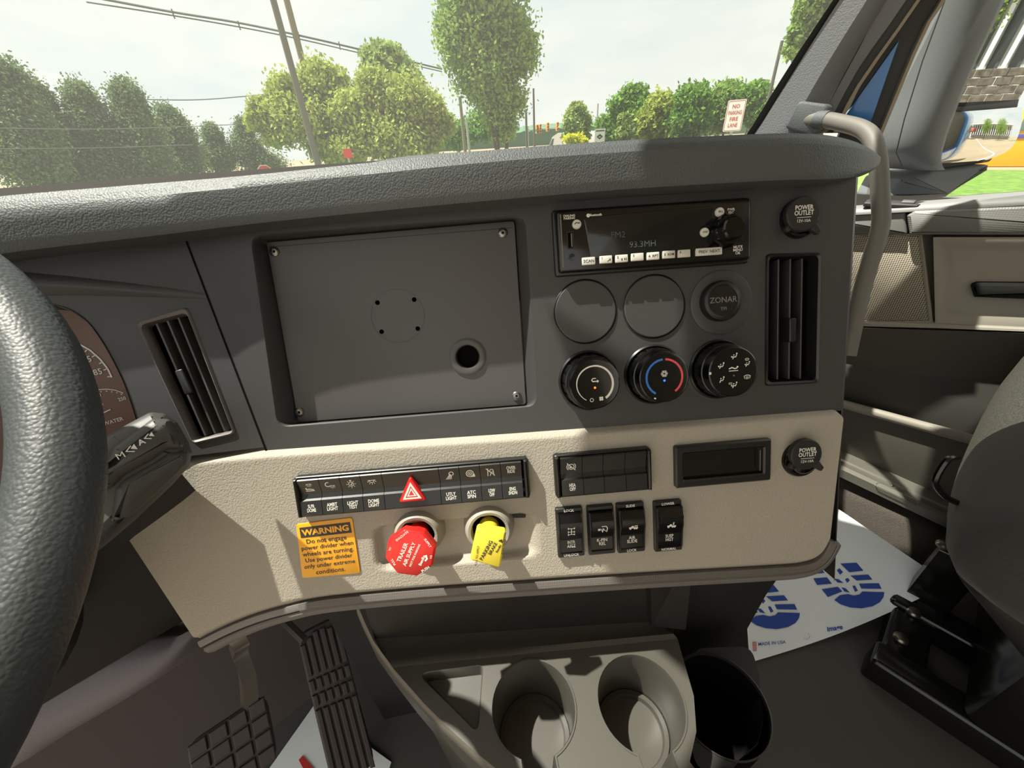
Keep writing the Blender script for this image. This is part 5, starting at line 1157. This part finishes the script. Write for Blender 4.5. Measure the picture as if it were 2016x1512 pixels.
# ================================================================ OUTDOORS
GZ = -1.6
def z_at(X, Y, ypx):
    a = Vector((X, Y, -1.0)); c = (CY - ypx)
    # (a + (0,0,z)).CU * F = c * (a + (0,0,z)).CF   with d = (X, Y, z - 1)
    return (c * a.dot(CF) - FPX * a.dot(CU)) / (FPX * CU.z - c * CF.z)
def spot(x, y, dist):
    p = far(x, y, dist); return Vector((p.x, p.y, GZ))
gm = MB().grid([[(x, y, GZ) for x in np.linspace(-400, 500, 10)] for y in np.linspace(-400, 500, 10)]); struct('floor_outside', gm, 'asphalt', smooth=0)
lw_ = MB().box((28, -10, GZ + .02), (15, 70, .04)); struct('floor_lawn', lw_, 'grass', smooth=0)
lw_ = MB().box((2, 24, GZ + .02), (70, 26, .04)); struct('floor_verge', lw_, 'grass', smooth=0)
hp_ = [far(v.x, v.y + rng.normal() * .9, 420) for v in cat([(x, y) for x, y in ((600, 275), (900, 268), (1010, 262), (1060, 256), (1110, 252), (1160, 248), (1210, 250), (1300, 245), (1500, 235))], 90)]
hm_ = MB().grid([[Vector((p.x, p.y, GZ)) * 1.0 for p in hp_], [p for p in hp_], [Vector((p.x * 1.15, p.y * 1.15, p.z + 6)) for p in hp_]]); struct('floor_hills', hm_, 'hill')

def leaf_mesh(name, pts, size, matn, up=0.0):
    n = len(pts); a = rng.normal(size=(n, 3)); a /= np.linalg.norm(a, axis=1)[:, None]; b = rng.normal(size=(n, 3)); b -= a * (a * b).sum(1)[:, None]; b /= np.linalg.norm(b, axis=1)[:, None]
    s = size * (0.6 + 0.8 * rng.random((n, 1))); V = np.empty((n, 4, 3)); V[:, 0] = pts - a * s; V[:, 1] = pts + b * s * .55; V[:, 2] = pts + a * s; V[:, 3] = pts - b * s * .55
    me = bpy.data.meshes.new(name); me.vertices.add(4 * n); me.vertices.foreach_set('co', V.reshape(-1).astype(np.float32)); me.loops.add(4 * n); me.loops.foreach_set('vertex_index', np.arange(4 * n, dtype=np.int32))
    me.polygons.add(n); me.polygons.foreach_set('loop_start', np.arange(0, 4 * n, 4, dtype=np.int32)); me.update(calc_edges=True); me.materials.append(MATS[matn]); return me
def tree(name, label, dist, blobs, trunk_px, n, lsize, matn, group=None, spread=.16, trunk_r=.12, stems=1, shell=.55):
    base = spot(trunk_px[0], trunk_px[1], dist); t = thing(name, label, 'tree', Matrix.Translation(base), group); P = []; n = int(n * 2) ; lsize *= .68
    tot = sum(b[2] * b[3] for b in blobs)
    for cx, cy, rx, ry in blobs:
        c = far(cx, cy, dist); k = (c - CAM).dot(CF) / FPX; cs = math.hypot(1, (cx - CX) / FPX)
        R = np.array([rx * k / cs, rx * k / cs, ry * k]); m = max(60, int(n * rx * ry / tot / 40))
        d = rng.normal(size=(m, 3)); d /= np.linalg.norm(d, axis=1)[:, None]; rad = (shell + (1 - shell) * rng.random((m, 1))) * (0.35 + .65 * rng.random((m, 1)) ** .5)
        C0 = np.array(c) - np.array(base) + d * rad * R
        q = np.repeat(C0, 40, 0) + rng.normal(size=(m * 40, 3)) * (R.mean() * spread); P.append(q)
    P = np.concatenate(P); obj('foliage', leaf_mesh('foliage', P, lsize, matn), None, t, kind='stuff')
    cz = np.percentile(P[:, 2], 60); top = np.array([P[:, 0].mean(), P[:, 1].mean(), cz])
    for s in range(stems):
        o_ = Vector((rng.normal() * .15 * (stems > 1), rng.normal() * .15 * (stems > 1), 0)); e_ = Vector((top[0] + rng.normal() * .5 * (stems > 1), top[1] + rng.normal() * .5 * (stems > 1), top[2]))
        obj('trunk', MB().tube([o_, o_.lerp(e_, .4) + Vector((rng.normal() * .05, rng.normal() * .05, 0)), e_], [trunk_r, trunk_r * .75, trunk_r * .3], 8), 'bark', t)
    return t
EV = 'row of dark evergreens at the left'
def ev(blobs, tp, label, dist=26, n=9000): tree('evergreen_tree', label, dist, blobs, tp, n * 2.4, .085, 'leafpine', EV, .26, .14, 1, .3)
ev([(20, 170, 45, 55), (40, 245, 75, 60), (50, 310, 85, 50)], (120, 360), 'tallest dark evergreen at the far left edge, leaning', 24, 12000)
ev([(80, 205, 32, 50), (105, 265, 55, 50), (120, 330, 60, 45)], (160, 372), 'dark evergreen right of the tallest one at left')
ev([(165, 205, 34, 42), (185, 260, 52, 50), (200, 325, 60, 45)], (230, 360), 'dark evergreen with ragged twin tips, third from left')
ev([(255, 200, 36, 42), (268, 255, 50, 48), (285, 315, 62, 45)], (310, 355), 'dark evergreen fourth from left, with feathery top beside the thin wire')
ev([(335, 235, 28, 26), (350, 275, 42, 34), (355, 325, 52, 34)], (380, 350), 'dark evergreen with pointed crown, fifth from left', 28)
ev([(420, 268, 20, 26), (430, 310, 36, 30)], (445, 345), 'small pointed evergreen left of the stop sign', 30, 5000)
ev([(480, 255, 18, 24), (490, 295, 34, 30), (520, 325, 50, 16)], (505, 345), 'small dark evergreen behind the yellow-green trees', 30, 6000)
tree('deciduous_tree', 'yellow-green tree with drooping twigs crossed by the dark pole', 17, [(560, 185, 40, 34), (630, 158, 46, 34), (600, 235, 78, 44), (522, 212, 34, 16), (508, 238, 30, 14), (545, 262, 40, 22), (668, 180, 30, 40), (660, 290, 60, 28)], (640, 330), 15000, .10, 'leafyellow', None, .2, .1, 3)
tree('deciduous_tree', 'yellow-green tree with broad low crown in front of the dense one', 16, [(735, 178, 40, 36), (800, 205, 60, 44), (690, 220, 46, 38), (848, 215, 34, 30), (872, 250, 26, 20), (765, 265, 92, 38), (690, 290, 50, 24), (835, 275, 44, 26)], (755, 320), 17000, .10, 'leafyellow', None, .2, .1, 3)
tree('deciduous_tree', 'dense pale green domed tree rising behind the yellow-green ones', 22, [(755, 120, 48, 32), (770, 155, 66, 40), (780, 215, 90, 60)], (775, 310), 14000, .15, 'leaflinden', None, .12, .16, 1)
tree('deciduous_tree', 'tall columnar green tree reaching the top of the windshield', 14, [(930, 20, 72, 60), (985, 60, 62, 60), (925, 90, 62, 55), (1015, 105, 50, 40), (955, 150, 72, 48), (985, 200, 52, 40), (990, 245, 28, 36), (900, 55, 45, 40), (950, -60, 80, 60)], (990, 290), 26000, .085, 'leafmaple', None, .2, .07, 4)
tree('deciduous_tree', 'green tree behind the trunk of the columnar tree', 40, [(895, 265, 40, 24), (940, 250, 45, 22), (870, 255, 30, 30)], (900, 290), 6000, .22, 'leafgreen')
tree('deciduous_tree', 'pale egg-shaped tree beside the distant white truck', 45, [(1137, 222, 20, 22), (1136, 245, 30, 28), (1136, 268, 28, 16)], (1137, 285), 7000, .22, 'leaflinden', None, .12)
tree('shrub', 'bright yellow shrub at the foot of the egg-shaped tree', 40, [(1128, 274, 22, 7), (1140, 278, 18, 5)], (1130, 283), 2500, .14, 'leafshrub')
tree('deciduous_tree', 'tall spiky green tree in the middle of the right-hand grove', 44, [(1250, 195, 26, 26), (1225, 215, 28, 26), (1255, 232, 42, 30)], (1240, 275), 8000, .26, 'leafgreen', None, .2)
tree('deciduous_tree', 'small pale cone-shaped tree in front of the grove', 38, [(1229, 238, 13, 18), (1230, 260, 21, 16)], (1230, 276), 4000, .18, 'leaflinden', None, .12)
tree('deciduous_tree', 'green tree at the left end of the grove behind the white sign', 50, [(1190, 248, 22, 16), (1205, 262, 30, 14)], (1195, 278), 4000, .26, 'leafgreen')
tree('deciduous_tree', 'light green rounded tree right of the cone-shaped one', 42, [(1300, 210, 34, 22), (1285, 238, 36, 26), (1310, 255, 40, 18)], (1300, 272), 7000, .24, 'leafyellow', None, .18)
tree('deciduous_tree', 'green grove tree left of the parking sign', 40, [(1365, 200, 40, 26), (1360, 235, 46, 28)], (1365, 268), 7000, .24, 'leafgreen', None, .18)
tree('deciduous_tree', 'light green tree behind the parking sign', 42, [(1430, 190, 42, 24), (1425, 222, 44, 30)], (1430, 265), 7000, .24, 'leafmaple', None, .18)
tree('deciduous_tree', 'green tree at the right end of the grove beside the pillar', 40, [(1485, 190, 34, 24), (1500, 220, 34, 30)], (1490, 262), 6000, .24, 'leafgreen', None, .18)
tree('deciduous_tree', 'near leafy tree hanging in from behind the passenger pillar', 12, [(1600, 10, 36, 30), (1580, 62, 30, 20), (1570, 95, 26, 14), (1610, 95, 30, 24), (1640, -50, 60, 50), (1650, 40, 40, 50)], (1700, 200), 12000, .075, 'leafmaple', None, .22, .1)
tree('deciduous_tree', 'leafy tree seen through the side window left of the mirror', 30, [(1800, 120, 26, 40), (1770, 170, 26, 30), (1830, 40, 26, 50), (1750, 210, 20, 20)], (1770, 230), 9000, .16, 'leafgreen', None, .2)

# poles and wires
def pole(name, label, xref, yref, dist, ytop, r, m, cat_='pole', cap=True):
    b = spot(xref, yref, dist); t = b.copy(); t.z = z_at(b.x, b.y, ytop)
    o = thing(name, label, cat_, Matrix.Translation(b)); h = t.z - GZ
    obj('shaft', MB().tube([(0, 0, 0), (0, 0, h * .5), (0, 0, h)], [r * 1.1, r, r * .85], 12), m, o); obj('foot', MB().cyl(r * 1.6, 0, .12, 12, bev=.02), m, o); return o, b, h
pole('light_pole', 'dark slanting pole in front of the yellow-green trees', 625, 320, 14, -120, .085, 'poledark')
pole('utility_pole', 'brown wooden utility pole just behind the dark pole', 603, 150, 22, -100, .13, 'polewood')
pole('utility_pole', 'thin brown pole left of the columnar tree trunk', 913, 270, 34, 190, .12, 'polewood')
pole('utility_pole', 'pale thin pole beside the brown one left of the columnar tree', 922, 275, 36, 235, .10, 'galv')
pole('utility_pole', 'tall dark utility pole right of the columnar tree', 1052, 270, 55, 174, .13, 'poledark')
pole('utility_pole', 'shorter dark pole at the edge of the columnar tree', 1037, 275, 45, 215, .12, 'poledark')
pole('utility_pole', 'grey pole above the white diamond sign', 1175, 250, 60, 204, .11, 'galv')
pole('light_pole', 'thin dark pole beside the hanging tree at the right', 1526, 140, 30, 80, .09, 'poledark')
o, b, h = pole('street_lamp', 'small street lamp above the right end of the grove', 1484, 190, 45, 160, .08, 'poledark', 'street lamp')
obj('lamp_head', MB().box((.35, -.3, h), (1.0, .4, .18), .04), 'poledark', o)
def wire(label, pts, dist, r):
    P = [far(x, y, d) for (x, y), d in zip(pts, dist)]; c = sum(P, Vector()) / len(P); o = thing('overhead_wire', label, 'wire', Matrix.Translation(c), 'overhead wires')
    obj('cable', MB().tube([p - c for p in cat(P, 30)], r, 6), 'wire', o); return o, c
up1 = [(150, -12), (330, 22), (470, 45), (590, 70), (720, 100), (870, 136)]
o, c = wire('thick upper power cable with clamps crossing the sky at left', up1, [22, 22, 22, 22, 23, 25], .035)
for x, y in ((340, 25), (470, 48), (588, 69), (668, 88), (830, 128)):
    p = far(x, y, 22) - c; obj('clamp', MB().tube([p + Vector((0, 0, -.16)), p + Vector((0, 0, .10))], .022, 6), 'wire', o)
wire('lower power cable running just under the clamped one', [(170, 4), (330, 29), (470, 53), (590, 77), (720, 107), (870, 141)], [22, 22, 22, 22, 23, 25], .022)
wire('thin straight wire over the evergreen tops', [(290, 196), (400, 196), (530, 185)], [30, 30, 30], .025)
wire('thin wire crossing the evergreens below their tops', [(-20, 252), (200, 254), (400, 248), (520, 242)], [22, 22, 22, 22], .014)
wire('thin wire lowest across the evergreens', [(-20, 293), (200, 291), (380, 285)], [22, 22, 22], .014)

# signs
def board(name, label, cx, cy, wpx, hpx, dist, rot, m, border=None):
    c = far(cx, cy, dist); k = (c - CAM).dot(CF) / FPX; n_ = (CAM - c); n_.z = 0; n_.normalize(); n_.rotate(Matrix.Rotation(math.radians(rot), 3, 'Z')); u = Vector((-n_.y, n_.x, 0))
    fr = Frame(c, u, Vector((0, 0, 1))); cs = math.hypot(1, (cx - CX) / FPX); W_, H_ = wpx * k / cs, hpx * k * 1.12
    t = thing(name, label, 'sign', fr.M); return t, W_, H_, fr
t, W_, H_, fr = board('parking_sign', 'white no parking fire lane sign with red letters', 1446, 228, 37, 46, 8.5, 0, 'signwhite')
obj('panel', MB().prism(rrect(W_, H_, W_ * .08), -.004, .002), 'signwhite', t)
bo_ = rrect(W_ * .93, H_ * .95, W_ * .07); obj('border', MB().ring(bo_, inset(ccw(bo_), W_ * .025), .002, .0035), 'signred', t)
m = MB()
for k, s in enumerate(('NO', 'PARKING', 'FIRE', 'LANE')): put_text(m, s, 0, H_ * (.30 - .20 * k), .004, w=W_ * (.40, .74, .46, .52)[k], h=H_ * .13, bold=.02)
obj('lettering', m, 'signred', t); obj('post', MB().tube([(0, -H_ * .3, -.03), (0, -(fr.o.z - GZ), -.03)], .025, 8), 'galv', t)
t, W_, H_, fr = board('stop_sign', 'red stop sign peeking over the dash hood', 523, 341, 34, 32, 18, 0, 'stopred')
obj('rim', MB().prism(circ(W_ * .53, 8, 0, 0, math.pi / 8), -.01, 0), 'signwhite', t); obj('panel', MB().prism(circ(W_ * .48, 8, 0, 0, math.pi / 8), 0, .006), 'stopred', t)
obj('lettering', put_text(MB(), 'STOP', 0, 0, .008, w=W_ * .75, bold=.03), 'signwhite', t); obj('post', MB().tube([(0, -.2, -.04), (0, -(fr.o.z - GZ), -.04)], .03, 8), 'galv', t)
t, W_, H_, fr = board('red_sign', 'small red sign half hidden in the yellow-green trees', 684, 302, 20, 14, 14, 0, 'stopred')
obj('panel', MB().prism(roundpoly([(-W_ / 2, -H_ / 2), (W_ / 2, -H_ / 2), (W_ * .4, H_ / 2), (-W_ * .3, H_ / 2)], .02), 0, .02), 'stopred', t); obj('post', MB().tube([(0, -H_ * .4, -.02), (0, -(fr.o.z - GZ), -.02)], .03, 8), 'galv', t)
t, W_, H_, fr = board('dealer_sign', 'white square sign with a dark diamond above the dash', 1181, 266, 20, 19, 34, 0, 'signwhite')
obj('panel', MB().prism(rrect(W_, H_, W_ * .03, n=2), -.05, .05), 'signwhite', t); m = MB(); m.poly([(-W_ * .32, -H_ * .12), (0, -H_ * .34), (W_ * .32, -H_ * .12), (0, H_ * .10)], .06); m.stroke([(-W_ * .42, H_ * .34), (W_ * .42, H_ * .34)], H_ * .09, .06); obj('emblem', m, 'ink', t); m = MB(); m.poly([(-W_ * .13, -H_ * .12), (W_ * .13, -H_ * .12), (0, -H_ * .2)], .07); obj('emblem_stripe', m, 'signwhite', t)
for s in (-1, 1): obj('post', MB().tube([(s * W_ * .35, -H_ * .4, -.1), (s * W_ * .35, -(fr.o.z - GZ), -.1)], .06, 8), 'galv', t)
# traffic signals
p0 = spot(1039, 262, 60); tz = z_at(p0.x, p0.y, 256); ts = thing('traffic_signal', 'traffic signal mast with orange signal heads over the road', 'traffic light', Matrix.Translation(p0))
obj('mast', MB().tube([(0, 0, 0), (0, 0, tz - GZ + .4)], .10, 8), 'galv', ts); e1 = far(1102, 250, 60) - p0; obj('arm', MB().tube([(0, 0, tz - GZ), e1], [.09, .05], 8), 'galv', ts)
for x, y in ((1057, 254), (1063, 253), (1078, 250), (1097, 249)):
    p = far(x, y, 59.6) - p0; o_ = obj('signal_head', MB().box(tuple(p), (.32, .3, .95), .05), 'signal', ts)
    for k in (-.3, 0, .3): obj('lens', MB().cyl(.11, 0, .06, 12, M=Matrix.Translation(p + Vector((-.1, -.16, k))) @ Matrix.Rotation(math.pi / 2, 4, 'X')), 'ink', o_)
p = far(1053, 257, 59) - p0; obj('street_name', MB().box(tuple(p), (.9, .04, .25)), 'green', ts)
# distant truck
a_ = spot(1075, 280, 75); bdir = (spot(1108, 278, 75) - a_).normalized(); tf = Frame(a_, bdir, Vector((0, 0, 1)).cross(bdir)); tk = thing('white_truck', 'distant white tractor-trailer left of the egg-shaped tree', 'truck', tf.M)
obj('cab', MB().rings([[(x, y, z) for x, z in roundpoly([(-.9, .7), (-.8, 1.7), (.5, 2.0), (1.0, 3.2), (1.9, 3.7), (2.6, 3.7), (2.6, .7)], .15)] for y in (-1.1, 1.1)]), 'truckwhite', tk); obj('trailer', MB().box((6.0, 0, 2.3), (6.6, 2.4, 2.8), .05), 'truckwhite', tk); obj('windshield', MB().prism([(.55, 2.0), (1.0, 2.95), (1.3, 2.95), (1.1, 2.0)], -1.13, 1.13, M=Matrix(((1, 0, 0, 0), (0, 0, 1, 0), (0, 1, 0, 0), (0, 0, 0, 1)))), 'busglass', tk)
for x in (0.2, 2.4, 3.4, 8.0): obj('wheel', MB().cyl(.5, -1.2, 1.2, 16, M=Matrix.Translation((x, 0, .5)) @ Matrix.Rotation(math.pi / 2, 4, 'X')), 'tire', tk)

# school bus across the lawn
BX = 38.0; by0, by1 = atX(1752, 300, BX).y, atX(2075, 300, BX).y; bl_ = by0 - by1
zb, zt = z_at(BX, (by0 + by1) / 2, 328) , z_at(BX, (by0 + by1) / 2, 222)
bus = thing('school_bus', 'orange-yellow bus with purple stripe parked beyond the lawn', 'bus', Matrix.Translation((BX, (by0 + by1) / 2, GZ)))
zb = -GZ + zb; zt = -GZ + zt; hb_ = zt - zb
obj('body', MB().box((1.2, 0, zb + hb_ * .275), (2.4, bl_, hb_ * .55), .08), 'busorange', bus)
obj('upper', MB().box((1.2, -.02 * bl_, zb + hb_ * .78), (2.3, bl_ * .90, hb_ * .46), .15), 'busyellow', bus)
obj('stripe', MB().box((-.01, 0, zb + hb_ * .55), (.06, bl_, hb_ * .07), .01), 'buspurple', bus); obj('skirt', MB().box((1.2, 0, zb - .08), (2.2, bl_ * .98, .2), .02), 'tire', bus)
for k in range(9): obj('window', MB().box((.04, bl_ * (.38 - .095 * k), zb + hb_ * .78), (.06, bl_ * .078, hb_ * .28), .02), 'busglass', bus)
for y in (.30, -.44): obj('wheel', MB().cyl(.5, -.1, 2.4, 20, M=Matrix.Translation((0.1, bl_ * y, .5)) @ Matrix.Rotation(math.pi / 2, 4, 'Y')), 'tire', bus)
obj('hood', MB().box((1.2, bl_ * .47, zb + hb_ * .5), (2.1, bl_ * .10, hb_ * .45), .15), 'busyellow', bus)

# what stands behind the truck, seen in the mirror
d0 = ray(1945, 150).normalized(); r0_ = d0 - 2 * d0.dot(Mi.n) * Mi.n; r0_.z = 0; r0_.normalize(); side = Vector((-r0_.y, r0_.x, 0))
mo = Mi.o.copy(); mo.z = GZ
def RB(d, s=0): return mo + r0_ * d + side * s
fr = Frame(RB(60), -side, Vector((0, 0, 1)))
wl = thing('stone_wall', 'dark stone retaining wall reflected in the upper mirror', 'wall', fr.M)
for j in range(4):
    for i in range(24):
        obj('stone', MB().box(((i - 12) * 1.05 + (.5 if j % 2 else 0), .3 + .62 * j, 0), (.98 + rng.random() * .05, .57, .5 + rng.random() * .12), .04), 'stonewall', wl, smooth=0)
fr = Frame(RB(75), -side, Vector((0, 0, 1))); bd = thing('office_building', 'pale building with white columns reflected in the upper mirror', 'building', fr.M)
obj('wall', MB().box((0, 5, -1), (34, 10, .6), .05), 'building', bd); obj('roof', MB().box((0, 10.3, .5), (36, .6, 4), .05), 'column_white', bd)
for k in range(20):
    obj('column', MB().box((-16 + 1.7 * k, 5, .8), (.40, 10, .55), .05), 'column_white', bd); w_ = obj('window', MB().box((-15.1 + 1.7 * k, 5, -.62), (.9, 8.4, .12), .02), 'winglass', bd)
def rtree(label, d, s, hgt, r, n):
    b = RB(d, s); t = thing('deciduous_tree', label, 'tree', Matrix.Translation(b)); m_ = n // 30; q = rng.normal(size=(m_, 3)); q /= np.linalg.norm(q, axis=1)[:, None]; c0 = q * np.array([r, r, hgt * .35]) * rng.random((m_, 1)) ** .4 + np.array([0, 0, hgt * .62])
    obj('foliage', leaf_mesh('foliage', np.repeat(c0, 30, 0) + rng.normal(size=(m_ * 30, 3)) * r * .15, .13, 'leafmaple'), None, t, kind='stuff'); obj('trunk', MB().tube([(0, 0, 0), (0, 0, hgt * .6)], [.14, .08], 8), 'bark', t)
rtree('leafy tree at the right in the upper mirror reflection', 46, 4.5, 10, 3.0, 9000); rtree('leafy tree beside the housing in the upper mirror reflection', 50, -3.5, 11, 2.6, 8000)
rtree('young tree in the convex mirror reflection behind the cab', 24, -13, 6.5, 1.8, 5000)
fr = Frame(RB(48, -22), -side, Vector((0, 0, 1))); cn = thing('canopy_roof', 'long red-brown canopy reflected in the convex mirror', 'canopy', fr.M); obj('fascia', MB().box((0, 5, 0), (26, 1.6, 8), .1), 'canopy', cn)
for x in (-11, -4, 4, 11): obj('post', MB().box((x, 2.2, 0), (.5, 4.4, .5), .05), 'column_white', cn)
lm = MB().box((0, 0, .015), (.14, 60, .01)); q = thing('lane_line', 'white painted line on the road behind the truck', 'road marking', Matrix.Translation((4.5, -26, GZ))); obj('paint', lm, 'signwhite', q)
